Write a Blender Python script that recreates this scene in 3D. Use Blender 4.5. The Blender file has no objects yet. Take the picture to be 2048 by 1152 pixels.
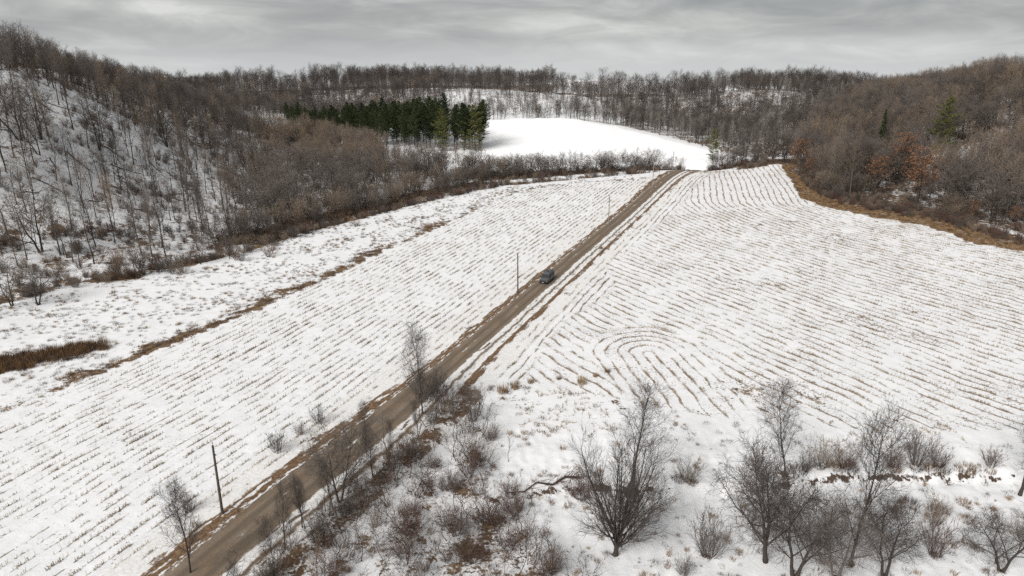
import bpy, bmesh, math, random
import numpy as np

R = math.radians
scene = bpy.context.scene
COL = scene.collection

# ------------------------------------------------------------------ camera
cam_d = bpy.data.cameras.new('camera')
cam_d.sensor_width = 36.0
cam_d.lens = 24.01
cam_d.clip_start = 1.0
cam_d.clip_end = 20000.0
cam = bpy.data.objects.new('camera', cam_d)
cam.location = (0, 0, 50)
cam.rotation_euler = (R(90 - 18.8), 0, 0)
COL.objects.link(cam)
scene.camera = cam

# ------------------------------------------------------------------ light
SUN_EL, SUN_AZ = 37.0, -142.0        # azimuth measured clockwise from +Y (view direction)
sd = bpy.data.lights.new('sun', 'SUN')
sd.energy = 3.45
sd.angle = R(32)
sd.color = (1.0, 0.965, 0.92)
sun = bpy.data.objects.new('sun', sd)
sun.location = (0, 0, 300)
sun.rotation_euler = (R(90 - SUN_EL), 0, R(180 - SUN_AZ))
COL.objects.link(sun)

world = bpy.data.worlds.new('World')
scene.world = world
world.use_nodes = True
wt = world.node_tree
wt.nodes.clear()


def N(t, typ, **kw):
    n = t.nodes.new(typ)
    for k, v in kw.items():
        setattr(n, k, v)
    return n


def mth(t, op, a, b=None, c=None, clamp=False):
    n = t.nodes.new('ShaderNodeMath')
    n.operation = op
    n.use_clamp = clamp
    for i, v in enumerate((a, b, c)):
        if v is None:
            continue
        if isinstance(v, (int, float)):
            n.inputs[i].default_value = v
        else:
            t.links.new(v, n.inputs[i])
    return n.outputs[0]


def smooth(t, v, lo, hi, o0=0.0, o1=1.0):
    n = t.nodes.new('ShaderNodeMapRange')
    n.interpolation_type = 'SMOOTHSTEP'
    for k, q in (('From Min', lo), ('From Max', hi), ('To Min', o0), ('To Max', o1)):
        if isinstance(q, (int, float)):
            n.inputs[k].default_value = q
        else:
            t.links.new(q, n.inputs[k])
    t.links.new(v, n.inputs['Value'])
    return n.outputs[0]


def noise(t, vec, scale, detail=4.0, rough=0.55, dist=0.0):
    n = t.nodes.new('ShaderNodeTexNoise')
    n.inputs['Scale'].default_value = scale
    n.inputs['Detail'].default_value = detail
    n.inputs['Roughness'].default_value = rough
    n.inputs['Distortion'].default_value = dist
    if vec is not None:
        t.links.new(vec, n.inputs['Vector'])
    return n.outputs[0]


def mixc(t, f, a, b):
    n = t.nodes.new('ShaderNodeMix')
    n.data_type = 'RGBA'
    for s, v in ((n.inputs[0], f), (n.inputs[6], a), (n.inputs[7], b)):
        if isinstance(v, (int, float)):
            s.default_value = v
        elif isinstance(v, tuple):
            s.default_value = (v[0], v[1], v[2], 1)
        else:
            t.links.new(v, s)
    return n.outputs[2]


# overcast sky: a cloud deck over a thin physical sky
sky = N(wt, 'ShaderNodeTexSky', sky_type='NISHITA', sun_disc=False)
sky.sun_elevation = R(SUN_EL)
sky.sun_rotation = R(SUN_AZ)
skys = N(wt, 'ShaderNodeVectorMath', operation='SCALE')
skys.inputs['Scale'].default_value = 0.1
wt.links.new(sky.outputs[0], skys.inputs[0])
tc = N(wt, 'ShaderNodeTexCoord')
sp = N(wt, 'ShaderNodeSeparateXYZ')
wt.links.new(tc.outputs['Generated'], sp.inputs[0])
cv = N(wt, 'ShaderNodeCombineXYZ')
wt.links.new(sp.outputs[0], cv.inputs[0])
wt.links.new(sp.outputs[1], cv.inputs[1])
wt.links.new(mth(wt, 'MULTIPLY', sp.outputs[2], 5.2), cv.inputs[2])
mp = N(wt, 'ShaderNodeMapping')
mp.inputs['Location'].default_value = (4.3, 2.2, 0.15)
mp.inputs['Rotation'].default_value = (0, R(2), 0)
wt.links.new(cv.outputs[0], mp.inputs[0])
n1 = noise(wt, mp.outputs[0], 2.3, 3, 0.5, 0.4)
n2 = noise(wt, mp.outputs[0], 6.5, 8, 0.58, 0.7)
dens = mth(wt, 'ADD', mth(wt, 'MULTIPLY', n1, 0.56), mth(wt, 'MULTIPLY', n2, 0.44))
ramp = N(wt, 'ShaderNodeValToRGB')
el = ramp.color_ramp.elements
el[0].position, el[0].color = 0.37, (0.74, 0.745, 0.735, 1)
el[1].position, el[1].color = 0.63, (0.31, 0.32, 0.335, 1)
e = el.new(0.45); e.color = (0.55, 0.558, 0.55, 1)
e = el.new(0.53); e.color = (0.42, 0.428, 0.43, 1)
wt.links.new(dens, ramp.inputs[0])
# the deck thins to pale haze low over the horizon
hz = smooth(wt, sp.outputs[2], -0.02, 0.055, 1.0, 0.0)
cl = mixc(wt, mth(wt, 'MULTIPLY', hz, 0.7), ramp.outputs[0], (0.68, 0.70, 0.71))
full = mixc(wt, 0.94, skys.outputs[0], cl)
bg = N(wt, 'ShaderNodeBackground')
wt.links.new(full, bg.inputs[0])
bg.inputs[1].default_value = 0.9
wo = N(wt, 'ShaderNodeOutputWorld')
wt.links.new(bg.outputs[0], wo.inputs[0])

scene.view_settings.view_transform = 'Standard'
scene.view_settings.look = 'None'
scene.view_settings.exposure = 0.12
scene.view_settings.gamma = 1.0
scene.view_settings.use_curve_mapping = False
scene.cycles.max_bounces = 4
scene.cycles.diffuse_bounces = 3
scene.cycles.glossy_bounces = 2
scene.cycles.transmission_bounces = 2
scene.cycles.use_denoising = False
scene.cycles.caustics_reflective = False
scene.cycles.caustics_refractive = False

#<T> ---------------------------------------------------------------- terrain
CP = np.array([
    # valley floor
    (-60, -60, 0), (60, -60, 0), (0, 20, 0), (-52, 56, 0), (52, 56, 0), (0, 56, 0), (-82, 80, 0), (-65, 108, 0), (-51, 136, 0), (-31, 184, 0),
    (3, 261, 0.3), (32, 282, 0.3), (-31, 60, 0.3), (-22, 80, 0.3), (-8, 112, 0.2), (7, 150, 0.1), (21, 187, 0.1), (41, 226, 0.2), (65, 287, 1.0), (75, 306, 1.2),
    (40, 110, 0.6), (70, 120, 0.3), (60, 170, 0.7), (90, 170, 0.4), (100, 110, 0), (85, 230, 1.0), (100, 280, 1.6), (126, 323, 1.7), (105, 247, 1.0), (116, 215, 0.9),
    (128, 190, 0.6), (150, 153, 0.3), (150, 90, 0), (-110, 60, 0), (-110, 100, 0), (-106, 140, -0.4), (-92, 158, -0.4), (-75, 179, -0.4), (-64, 201, -0.3), (-40, 238, -0.2),
    (-5, 277, -0.2), (62, 312, 0.2), (84, 326, -2.2), (92, 334, -2.6), (30, 320, -0.6), (-20, 310, -0.2),
    # wooded hill beyond the creek
    (-164.7, 230, 44.1), (-199, 200, 44.8), (-163, 265, 37.8), (-138.7, 185, 19.4), (-131.5, 205, 14.5), (-127.6, 165, 6.5), (-151.5, 285, 24.2), (-120, 225, 7.8),
    (-131, 290, 12.5), (-117, 280, 7.7), (-96.7, 240, 1.4), (-85.4, 275, 3.4), (-95.9, 345, 5.3), (-66.9, 350, 4.2), (-45.6, 362, 2.6),
    (-217, 310, 45.2), (-209, 330, 42.8), (-205, 360, 36.6), (-202, 400, 26.3), (-220, 480, 20), (-271, 300, 46.8), (-350, 300, 46), (-350, 200, 40), (-330, 420, 32), (-162, 400, 10.8), (-125, 370, 7.3),
    # pine grove, snow dome, knoll behind it
    (-126, 440, 0.5), (-103, 450, 0.5), (-84, 450, 1), (-53, 430, 2), (-26.6, 400, 2.5), (-33, 370, 2.1), (-17, 375, 3.4),
    (-16.6, 430, 10.2), (32.9, 480, 9.4), (5, 460, 10.6), (57.9, 460, 7), (85, 430, 2.6), (104.8, 385, -0.3), (-6, 345, -0.9), (44.9, 350, -1.6), (81.9, 345, -0.6), (30, 400, 4.5), (60, 400, 3.2), (10, 420, 7.2),
    (-27, 600, 18.3), (2.6, 620, 18.5), (38.8, 640, 16.2), (-9, 525, 3.6), (28.7, 535, 3.4),
    # ridges
    (-388, 800, 8.3), (-311, 850, 11.6), (-252, 850, 11.5), (-180, 800, 16.5), (-94, 780, 17.0), (-39, 760, 14.4), (-12.7, 760, 12.9), (29.7, 760, 13.5), (74.8, 840, 16.5), (60, 720, 11), (130, 740, 11), (200, 730, 12), (180, 900, 17.0), (210, 800, 10.9),
    (246, 760, 15.5), (305, 760, 14.4), (359, 760, 9.4), (418, 780, 7.0), (-146, 640, 15.2), (-107, 620, 16.3), (-259, 700, 13.1), (-260, 600, 6.0), (-130, 540, 3.0),
    (208, 620, 19.0), (283, 640, 16.2), (296, 620, 13.1), (153, 500, -0.6), (195, 520, 4.7), (110, 560, 2.0), (120, 680, 12.0),
    # wooded hill on the other side
    (106, 338, -1.0), (125, 325, 1.7), (146, 320, 1.9), (190, 300, 9), (215, 290, 12.5), (207, 310, 12.1), (162, 235, 0.6), (165, 215, 0.4), (138, 240, 1.4), (130, 260, 1.2), (211, 380, 14.2), (185, 380, 8.9), (158, 380, 3.5),
    (287, 480, 24.2), (277, 430, 28.5), (269, 380, 33), (317, 360, 36.9), (240, 240, 12), (300, 250, 30), (210, 150, 2), (380, 400, 38), (400, 560, 22),
], float)


def _U(r2):
    return 0.5 * r2 * np.log(r2 + 1e-9)


_c = CP[:, :2] / 100.0
_d2 = ((_c[:, None, :] - _c[None, :, :]) ** 2).sum(-1)
_n = len(_c)
_A = np.zeros((_n + 3, _n + 3))
_A[:_n, :_n] = _U(_d2) + 0.004 * np.eye(_n)
_A[:_n, _n] = 1
_A[:_n, _n + 1:] = _c
_A[_n:, :_n] = _A[:_n, _n:].T
_W = np.linalg.solve(_A, np.concatenate([CP[:, 2], np.zeros(3)]))


def polydist(P, x, y):
    """distance to an open polyline, signed (+ on the right of its direction), and arc length"""
    P = np.asarray(P, float)
    best = np.full(x.shape, 1e18); sgn = np.ones(x.shape); arc = np.zeros(x.shape)
    s0 = 0.0
    for a, b in zip(P[:-1], P[1:]):
        d = b - a
        L = math.hypot(*d)
        px, py = x - a[0], y - a[1]
        t = np.clip((px * d[0] + py * d[1]) / L ** 2, 0, 1)
        q = (px - t * d[0]) ** 2 + (py - t * d[1]) ** 2
        m = q < best
        best = np.where(m, q, best)
        sgn = np.where(m, np.sign(px * d[1] - py * d[0]), sgn)
        arc = np.where(m, s0 + t * L, arc)
        s0 += L
    return np.sqrt(best), sgn, arc


def inside(P, x, y):
    P = np.asarray(P, float)
    c = np.zeros(x.shape, bool)
    for (x0, y0), (x1, y1) in zip(P, np.roll(P, -1, 0)):
        if y0 == y1:
            continue
        c ^= ((y0 > y) != (y1 > y)) & (x < (x1 - x0) * (y - y0) / (y1 - y0) + x0)
    return c


def sdpoly(P, x, y):
    """signed distance to a closed polygon, + inside"""
    d = polydist(list(P) + [P[0]], x, y)[0]
    return np.where(inside(P, x, y), d, -d)


def sst(v, a, b):
    t = np.clip((v - a) / (b - a), 0, 1)
    return t * t * (3 - 2 * t)


_rs = np.random.RandomState(7)
_wv = [(_rs.uniform(-1, 1), _rs.uniform(-1, 1), _rs.uniform(0, 6.28)) for _ in range(24)]


def wob(x, y, wl, k0=0):
    """cheap smooth noise, about -1..1, with wavelength wl"""
    o = 0
    for i in range(8):
        a, b, c = _wv[(i + k0) % 24]
        f = 6.28 / wl * (0.6 + 0.16 * i)
        L = math.hypot(a, b) + 1e-6
        o = o + np.sin((a * x + b * y) / L * f + c + 0.8 * np.sin((b * x - a * y) / L * f * 0.7 + c * 2))
    return o / 4.0


def smoothline(P, it=3):
    P = np.asarray(P, float)
    for _ in range(it):
        Q = [P[0]]
        for a, b in zip(P[:-1], P[1:]):
            Q += [a * .75 + b * .25, a * .25 + b * .75]
        Q.append(P[-1])
        P = np.array(Q)
    return P


ROAD = smoothline([(-58, -10), (-44, 25), (-32.5, 54), (-26.6, 68.7), (-20.9, 80), (-15.2, 93.6), (-7.6, 112.2), (7.8, 150.1), (23, 187), (39.5, 226), (52, 256), (65, 287), (74, 303), (83, 317), (90, 330)], 2)
LB = np.array([(-110, 20), (-96, 52), (-82, 79.6), (-75.2, 89), (-65.4, 108), (-51.2, 135.7), (-31.2, 184), (3.1, 261), (18, 274), (32.3, 281), (58, 287)])
CREEK = np.array([(-170, 118), (-132, 129), (-110.6, 138.8), (-106.3, 152), (-91.8, 158.6), (-75.2, 178.9), (-64.2, 201.3), (-39.6, 237.9), (-4.9, 280), (30, 296), (62.3, 309)])
MARGIN = np.array([(90, 312), (126.4, 323.2), (115.6, 283), (105.3, 246.7), (107, 229.6), (116.5, 214.6), (126.8, 204.5), (129, 184), (137.3, 176.4), (150, 152.7), (200, 100)])
DITCH = smoothline([(-14, 66.5), (-8.6, 68.7), (-1.4, 69.9), (3.4, 71.7), (8.5, 72.7), (16.9, 71.2), (28, 71.7), (33.4, 73), (42.8, 74.4), (52.3, 74.4), (65.2, 74.9), (120, 76)], 1)


def offset(P, s):
    P = np.asarray(P)
    t = np.gradient(P, axis=0)
    t /= np.linalg.norm(t, axis=1)[:, None]
    return P + s * np.stack([t[:, 1], -t[:, 0]], 1)


_rl = [p + (np.array([-1.4, 0.5]) if p[1] < 96 else 0) for p in offset(ROAD, -4.6) if 30 < p[1] < 284]
_rr = [p for p in offset(ROAD, 7.2) if 99 < p[1] < 305]
FL = np.array([tuple(p) for p in LB] + [tuple(p) for p in _rl[::-1]])
FR = np.array([tuple(p) for p in _rr] + [tuple(p) for p in MARGIN] + [(200, 84), (60, 84), (40, 84), (22, 90), (10, 96), (2, 99)])
CORE = np.array([(140, 370), (106, 232), (112, 212), (150, 150), (200, 84)])
NOSE = np.array([(24, 110), (33, 55)])


def rowcoord(x, y):
    """corn rows: along the road, wrapped round the wood, and round the knoll below"""
    dr, sg, _ = polydist(ROAD, x, y)
    s = dr * sg
    dB = polydist(CORE, x, y)[0]
    dC = polydist(NOSE, x, y)[0]
    bend = 0.3 * wob(x, y, 30, 3) + 0.26 * wob(x, y, 9, 13) + 0.1 * wob(x, y, 4, 6)
    r = np.where(s < 0, (s + 0.45 * bend) / 1.6, (s + bend) / 1.7)
    r = np.where((s > 13 + 3 * wob(x, y, 60)) & (dC > 9.5 + 0.12 * (y - 100)), (dB + bend) / 2.3, r)
    r = np.where((dC <= 9.5 + 0.12 * (y - 100)) & (s > 10.5), (dC + bend) / 2.1, r)
    return r


def zfun(x, y):
    x = np.asarray(x, float); y = np.asarray(y, float)
    sh = x.shape
    xf, yf = x.ravel(), y.ravel()
    far = np.hypot(xf, yf)
    k = np.minimum(1.0, 950.0 / np.maximum(far, 1))
    xc, yc = xf * k, yf * k
    z = np.empty(xf.shape)
    for i in range(0, len(xf), 20000):
        q = np.stack([xc[i:i + 20000], yc[i:i + 20000]], 1) / 100.0
        d2 = ((q[:, None, :] - _c[None]) ** 2).sum(-1)
        z[i:i + 20000] = _U(d2) @ _W[:_n] + _W[_n] + q @ _W[_n + 1:]
    z = np.clip(z, -6, 52)
    z = z - np.maximum(far - 950, 0) * 0.045
    hilly = sst(z, 1.5, 9) * (1 - sst(far, 1000, 1500))
    sunlit_snow = sst(sdpoly(SUNLIT_DOME, xf, yf), 0, 12)
    z = z + hilly * (1 - sunlit_snow) * (0.9 * wob(xf, yf, 38, 5) + 0.35 * wob(xf, yf, 11, 9))
    z = z + 0.10 * wob(xf, yf, 17, 2) * (far < 400) + sunlit_snow * (0.4 * wob(xf, yf, 55, 3) + 0.12 * wob(xf, yf, 16, 8))
    # the low bank across the near scrub
    dd, sg, _ = polydist(DITCH, xf, yf)
    ds = dd * sg
    z = z - 1.25 * sst(ds + 0.5 * wob(xf, yf, 4, 11), -0.5, 1.3) * sst(xf, -15, -3)
    rough = sst(xf, -18, -6) * (1 - sst(yf, 74, 92)) * (yf > 20)
    z = z + rough * (0.16 * wob(xf, yf, 5, 1) + 0.08 * wob(xf, yf, 2.1, 6))
    # creek channel
    dk, _, _ = polydist(CREEK, xf, yf)
    z = z - 0.7 * np.exp(-(dk / 2.2) ** 2)
    return z.reshape(sh)


SUNLIT_DOME = np.array([(-62, 322), (-20, 318), (40, 326), (95, 332), (118, 372), (106, 398), (88, 436), (60, 468), (34, 490), (0, 476), (-20, 446), (-17, 400), (-12, 372), (-60, 352)])  # far snow dome whose sunlight is painted into the ground colour
#</T>


def zat(x, y):
    return float(zfun(np.array([x]), np.array([y]))[0])


# ------------------------------------------------------------------ materials
MATS = {}


def new_mat(name):
    m = bpy.data.materials.new(name)
    m.use_nodes = True
    t = m.node_tree
    t.nodes.clear()
    o = N(t, 'ShaderNodeOutputMaterial')
    b = N(t, 'ShaderNodeBsdfPrincipled')
    b.inputs['Roughness'].default_value = 0.9
    b.inputs['Specular IOR Level'].default_value = 0.15
    t.links.new(b.outputs[0], o.inputs[0])
    MATS[name] = m
    return m, t, b


def simple(name, col, rough=0.9, spec=0.15, metal=0.0, var=0.0, col2=None, nscale=3.0):
    """plain colour with a little noise and, for scattered things, a shift from one individual to the next"""
    m, t, b = new_mat(name)
    b.inputs['Roughness'].default_value = rough
    b.inputs['Specular IOR Level'].default_value = spec
    b.inputs['Metallic'].default_value = metal
    c2 = col2 or tuple(c * 0.7 for c in col)
    tc = N(t, 'ShaderNodeTexCoord')
    nn = noise(t, tc.outputs['Object'], nscale, 4)
    f = smooth(t, nn, 0.35, 0.65)
    if var:
        oi = N(t, 'ShaderNodeObjectInfo')
        f = mth(t, 'ADD', mth(t, 'MULTIPLY', f, 1 - var), mth(t, 'MULTIPLY', oi.outputs['Random'], var))
    t.links.new(mixc(t, f, col, c2), b.inputs['Base Color'])
    return m


simple('bark_grey', (0.15, 0.13, 0.11), var=0.5, col2=(0.09, 0.077, 0.066))
simple('twig_grey', (0.20, 0.172, 0.152), var=0.6, col2=(0.11, 0.094, 0.084))
simple('bark_dark', (0.07, 0.058, 0.05), var=0.4, col2=(0.045, 0.037, 0.032))
simple('twig_dark', (0.125, 0.106, 0.096), var=0.5, col2=(0.075, 0.064, 0.059))
simple('twig_far', (0.10, 0.085, 0.077), var=0.5, col2=(0.062, 0.053, 0.049))
simple('twig_brown', (0.30, 0.228, 0.165), var=0.7, col2=(0.17, 0.135, 0.107))
simple('twig_red', (0.17, 0.098, 0.075), var=0.6, col2=(0.09, 0.058, 0.047))
simple('bark_pale', (0.34, 0.32, 0.29), var=0.5, col2=(0.2, 0.185, 0.165))
simple('needle', (0.06, 0.075, 0.032), var=0.7, col2=(0.024, 0.036, 0.018), nscale=0.6)
simple('needle_olive', (0.15, 0.15, 0.05), var=0.4, col2=(0.07, 0.078, 0.03), nscale=0.6)
simple('oak_leaf', (0.235, 0.115, 0.06), var=0.3, col2=(0.15, 0.077, 0.044), nscale=0.8)
simple('dry_grass', (0.27, 0.165, 0.082), var=0.6, col2=(0.12, 0.07, 0.038))
simple('dry_grass_tan', (0.36, 0.25, 0.13), var=0.6, col2=(0.2, 0.125, 0.06))
simple('weed_dark', (0.1, 0.066, 0.048), var=0.6, col2=(0.055, 0.038, 0.03))
simple('stubble', (0.40, 0.31, 0.21), var=0.7, col2=(0.19, 0.145, 0.10))
simple('pole_wood', (0.12, 0.098, 0.08), col2=(0.07, 0.057, 0.047), nscale=6)
simple('pole_pale', (0.3, 0.28, 0.25), col2=(0.2, 0.185, 0.17), nscale=6)
simple('porcelain', (0.28, 0.26, 0.24), rough=0.3, spec=0.5)
simple('metal_grey', (0.2, 0.2, 0.2), rough=0.5, spec=0.5, metal=0.6)
simple('van_paint', (0.088, 0.091, 0.094), rough=0.4, spec=0.4, col2=(0.078, 0.081, 0.084))
simple('van_black', (0.012, 0.012, 0.013), rough=0.5, spec=0.4)
simple('van_glass', (0.008, 0.009, 0.011), rough=0.25, spec=0.12, col2=(0.008, 0.009, 0.011))
simple('van_chrome', (0.35, 0.35, 0.36), rough=0.25, spec=0.6, metal=0.7)
simple('lamp_lens', (0.42, 0.42, 0.42), rough=0.15, spec=0.6)
simple('tail_lens', (0.2, 0.012, 0.01), rough=0.2, spec=0.5)
simple('plate_white', (0.72, 0.72, 0.72), rough=0.5)
simple('tyre', (0.02, 0.019, 0.018), rough=0.9)
simple('snow_lump', (0.78, 0.78, 0.79), rough=0.8, col2=(0.66, 0.655, 0.65))


def ground_mat():
    m, t, b = new_mat('snowy_ground')
    at = lambda n: N(t, 'ShaderNodeAttribute', attribute_name=n).outputs['Fac']
    geo = N(t, 'ShaderNodeNewGeometry')
    pos = geo.outputs['Position']
    cover, tan, rows, row, sunlit_snow = at('cover'), at('tan'), at('rows'), at('row'), at('sunlit_snow')
    nb = noise(t, pos, 0.09, 4, 0.6)
    nm = noise(t, pos, 0.55, 5, 0.62)
    nf = noise(t, pos, 2.6, 4, 0.65)
    mix = mth(t, 'ADD', mth(t, 'ADD', mth(t, 'MULTIPLY', nb, 0.22), mth(t, 'MULTIPLY', nm, 0.43)), mth(t, 'MULTIPLY', nf, 0.35))
    # mix is near 0.5 +- 0.12; bare where it falls below a level that rises with cover
    lev = mth(t, 'MULTIPLY_ADD', cover, 0.5, 0.25)
    bare = smooth(t, mth(t, 'SUBTRACT', lev, mix), -0.03, 0.035)
    # plant rows: residue shows along them
    fr = mth(t, 'FRACT', row)
    dist = mth(t, 'ABSOLUTE', mth(t, 'SUBTRACT', fr, 0.5))
    prof = smooth(t, dist, 0.03, 0.19, 1.0, 0.0)
    lv2 = mth(t, 'ADD', mth(t, 'MULTIPLY', prof, 0.29), mth(t, 'MULTIPLY', rows, 0.31))
    nr = mth(t, 'ADD', mth(t, 'MULTIPLY', nb, 0.22), mth(t, 'ADD', mth(t, 'MULTIPLY', nm, 0.43), mth(t, 'MULTIPLY', nf, 0.35)))
    rl = smooth(t, mth(t, 'SUBTRACT', lv2, nr), -0.05, 0.05)
    rl = mth(t, 'MULTIPLY', rl, smooth(t, rows, 0.02, 0.2))
    ng = noise(t, pos, 0.2, 3, 0.6)
    rl = mth(t, 'MULTIPLY', rl, smooth(t, ng, 0.40, 0.58, 0.12, 0.85))
    # loose residue between the rows, thickest in the sweeping part
    loose = smooth(t, mth(t, 'SUBTRACT', mth(t, 'MULTIPLY_ADD', rows, 0.09, 0.33), mth(t, 'ADD', mth(t, 'MULTIPLY', nf, 0.75), mth(t, 'MULTIPLY', nb, 0.25))), -0.02, 0.03)
    loose = mth(t, 'MULTIPLY', loose, smooth(t, rows, 0.3, 0.8, 0.0, 0.8))
    rl = mth(t, 'MAXIMUM', rl, loose)
    snow = mixc(t, smooth(t, nm, 0.3, 0.7), (0.72, 0.725, 0.735), (0.79, 0.79, 0.795))
    snow = mixc(t, sunlit_snow, snow, (0.93, 0.932, 0.938))  # sun break on the dome painted in as whiter, unbroken snow
    nd = noise(t, pos, 1.3, 4, 0.6)
    litter = mixc(t, smooth(t, nd, 0.35, 0.65), (0.075, 0.052, 0.038), (0.15, 0.102, 0.068))
    tancol = mixc(t, smooth(t, nd, 0.35, 0.65), (0.15, 0.09, 0.052), (0.28, 0.19, 0.11))
    gcol = mixc(t, smooth(t, tan, 0.0, 1.0), litter, tancol)
    gcol = mixc(t, smooth(t, tan, -0.6, -0.05, 1.0, 0.0), gcol, (0.085, 0.06, 0.045))
    rcol = mixc(t, smooth(t, nf, 0.35, 0.65), (0.13, 0.093, 0.062), (0.30, 0.205, 0.125))
    c = mixc(t, rl, snow, rcol)
    c = mixc(t, bare, c, gcol)
    t.links.new(c, b.inputs['Base Color'])
    b.inputs['Roughness'].default_value = 0.85
    bp = N(t, 'ShaderNodeBump')
    bp.inputs['Strength'].default_value = 0.5
    bp.inputs['Distance'].default_value = 0.25
    hgt = mth(t, 'ADD', mth(t, 'MULTIPLY', nm, 0.9), mth(t, 'MULTIPLY', nf, 0.35))
    hgt = mth(t, 'MULTIPLY', hgt, mth(t, 'SUBTRACT', 1.0, mth(t, 'MULTIPLY', sunlit_snow, 0.85)))
    t.links.new(hgt, bp.inputs['Height'])
    t.links.new(bp.outputs[0], b.inputs['Normal'])
    return m


def road_mat():
    m, t, b = new_mat('gravel_road')
    at = lambda n: N(t, 'ShaderNodeAttribute', attribute_name=n).outputs['Fac']
    s, u = at('s'), at('u')
    geo = N(t, 'ShaderNodeNewGeometry')
    pos = geo.outputs['Position']
    # noise stretched along the road
    cx = N(t, 'ShaderNodeCombineXYZ')
    t.links.new(s, cx.inputs[0])
    t.links.new(mth(t, 'MULTIPLY', u, 0.16), cx.inputs[1])
    ns = noise(t, cx.outputs[0], 1.0, 4, 0.6)
    ns2 = noise(t, cx.outputs[0], 2.7, 4, 0.6)
    nm = noise(t, pos, 0.5, 4, 0.6)
    nf = noise(t, pos, 2.4, 5, 0.65)
    grav = mixc(t, smooth(t, ns, 0.36, 0.64), (0.15, 0.118, 0.089), (0.22, 0.177, 0.137))
    grav = mixc(t, mth(t, 'MULTIPLY', smooth(t, nm, 0.45, 0.7), 0.6), grav, (0.22, 0.145, 0.088))
    # damp wheel tracks
    w1 = smooth(t, mth(t, 'ABSOLUTE', mth(t, 'SUBTRACT', s, -1.15)), 0.1, 0.65, 1.0, 0.0)
    w2 = smooth(t, mth(t, 'ABSOLUTE', mth(t, 'SUBTRACT', s, 0.9)), 0.1, 0.65, 1.0, 0.0)
    wt_ = mth(t, 'MULTIPLY', mth(t, 'MAXIMUM', w1, w2), smooth(t, ns, 0.3, 0.6))
    grav = mixc(t, mth(t, 'MULTIPLY', wt_, 0.65), grav, (0.085, 0.066, 0.05))
    grav = mixc(t, mth(t, 'MULTIPLY', smooth(t, ns2, 0.52, 0.66), 0.5), grav, (0.15, 0.105, 0.068))
    verge = mixc(t, smooth(t, nf, 0.35, 0.65), (0.10, 0.062, 0.038), (0.22, 0.14, 0.08))
    vm = mth(t, 'MAXIMUM', smooth(t, mth(t, 'ADD', s, mth(t, 'MULTIPLY', nm, 0.9)), -2.45, -2.0, 1.0, 0.0),
             smooth(t, mth(t, 'ADD', s, mth(t, 'MULTIPLY', nm, 0.9)), 4.0, 4.4))
    c = mixc(t, vm, grav, verge)
    snow = mixc(t, smooth(t, nf, 0.3, 0.7), (0.66, 0.64, 0.615), (0.79, 0.79, 0.795))

    def strip(s0, w, lo, hi, nz):
        p = smooth(t, mth(t, 'ABSOLUTE', mth(t, 'SUBTRACT', mth(t, 'ADD', s, mth(t, 'MULTIPLY', mth(t, 'SUBTRACT', nm, 0.5), 1.2)), s0)), w * 0.55, w, 1.0, 0.0)
        return mth(t, 'MULTIPLY', p, smooth(t, mth(t, 'ADD', nz, mth(t, 'MULTIPLY', mth(t, 'SUBTRACT', nf, 0.5), 0.25)), lo, hi))
    sm = strip(2.65, 0.75, 0.36, 0.43, ns)
    sm = mth(t, 'MAXIMUM', sm, strip(4.35, 0.85, 0.34, 0.42, ns2))
    sm = mth(t, 'MAXIMUM', sm, mth(t, 'MULTIPLY', strip(-2.75, 0.4, 0.50, 0.57, ns2), 1.0))
    sm = mth(t, 'MAXIMUM', sm, strip(-0.35, 0.35, 0.62, 0.68, ns))
    sm = mth(t, 'MAXIMUM', sm, strip(-3.9, 0.45, 0.56, 0.62, ns))
    edge = mth(t, 'ADD', s, mth(t, 'ADD', mth(t, 'MULTIPLY', mth(t, 'SUBTRACT', ns, 0.5), 4.8), mth(t, 'MULTIPLY', mth(t, 'SUBTRACT', nf, 0.5), 1.6)))
    near = at('near')
    redge = mth(t, 'MULTIPLY_ADD', near, 6.0, 6.3)
    sm = mth(t, 'MAXIMUM', sm, smooth(t, mth(t, 'ADD', edge, mth(t, 'MULTIPLY', at('fwide'), 1.2)), -4.7, -4.3, 1.0, 0.0))
    sm = mth(t, 'MAXIMUM', sm, smooth(t, mth(t, 'SUBTRACT', edge, redge), -0.2, 0.2))
    far_v = mth(t, 'MULTIPLY', near, smooth(t, s, 4.3, 5.6))
    pn = mth(t, 'ADD', mth(t, 'MULTIPLY', nm, 0.6), mth(t, 'MULTIPLY', nf, 0.4))
    sm = mth(t, 'MAXIMUM', sm, mth(t, 'MULTIPLY', far_v, smooth(t, pn, 0.475, 0.53)))
    c = mixc(t, sm, c, snow)
    t.links.new(c, b.inputs['Base Color'])
    b.inputs['Roughness'].default_value = 0.8
    bp = N(t, 'ShaderNodeBump')
    bp.inputs['Strength'].default_value = 0.5
    bp.inputs['Distance'].default_value = 0.15
    t.links.new(mth(t, 'ADD', nf, mth(t, 'MULTIPLY', sm, 0.8)), bp.inputs['Height'])
    t.links.new(bp.outputs[0], b.inputs['Normal'])
    return m


ground_mat()
road_mat()


# ------------------------------------------------------------------ helpers
def tag(o, label=None, cat=None, group=None, kind=None):
    for k, v in (('label', label), ('category', cat), ('group', group), ('kind', kind)):
        if v:
            o[k] = v
    return o


def link(name, me, parent=None, loc=None):
    o = bpy.data.objects.new(name, me)
    COL.objects.link(o)
    if parent:
        o.parent = parent
    if loc is not None:
        o.location = loc
    return o


def empty(name, loc, rz=0.0, sc=1.0):
    o = bpy.data.objects.new(name, None)
    o.empty_display_size = 0.5
    o.location = loc
    o.rotation_euler = (0, 0, rz)
    o.scale = (sc, sc, sc) if isinstance(sc, (int, float)) else sc
    COL.objects.link(o)
    return o


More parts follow.
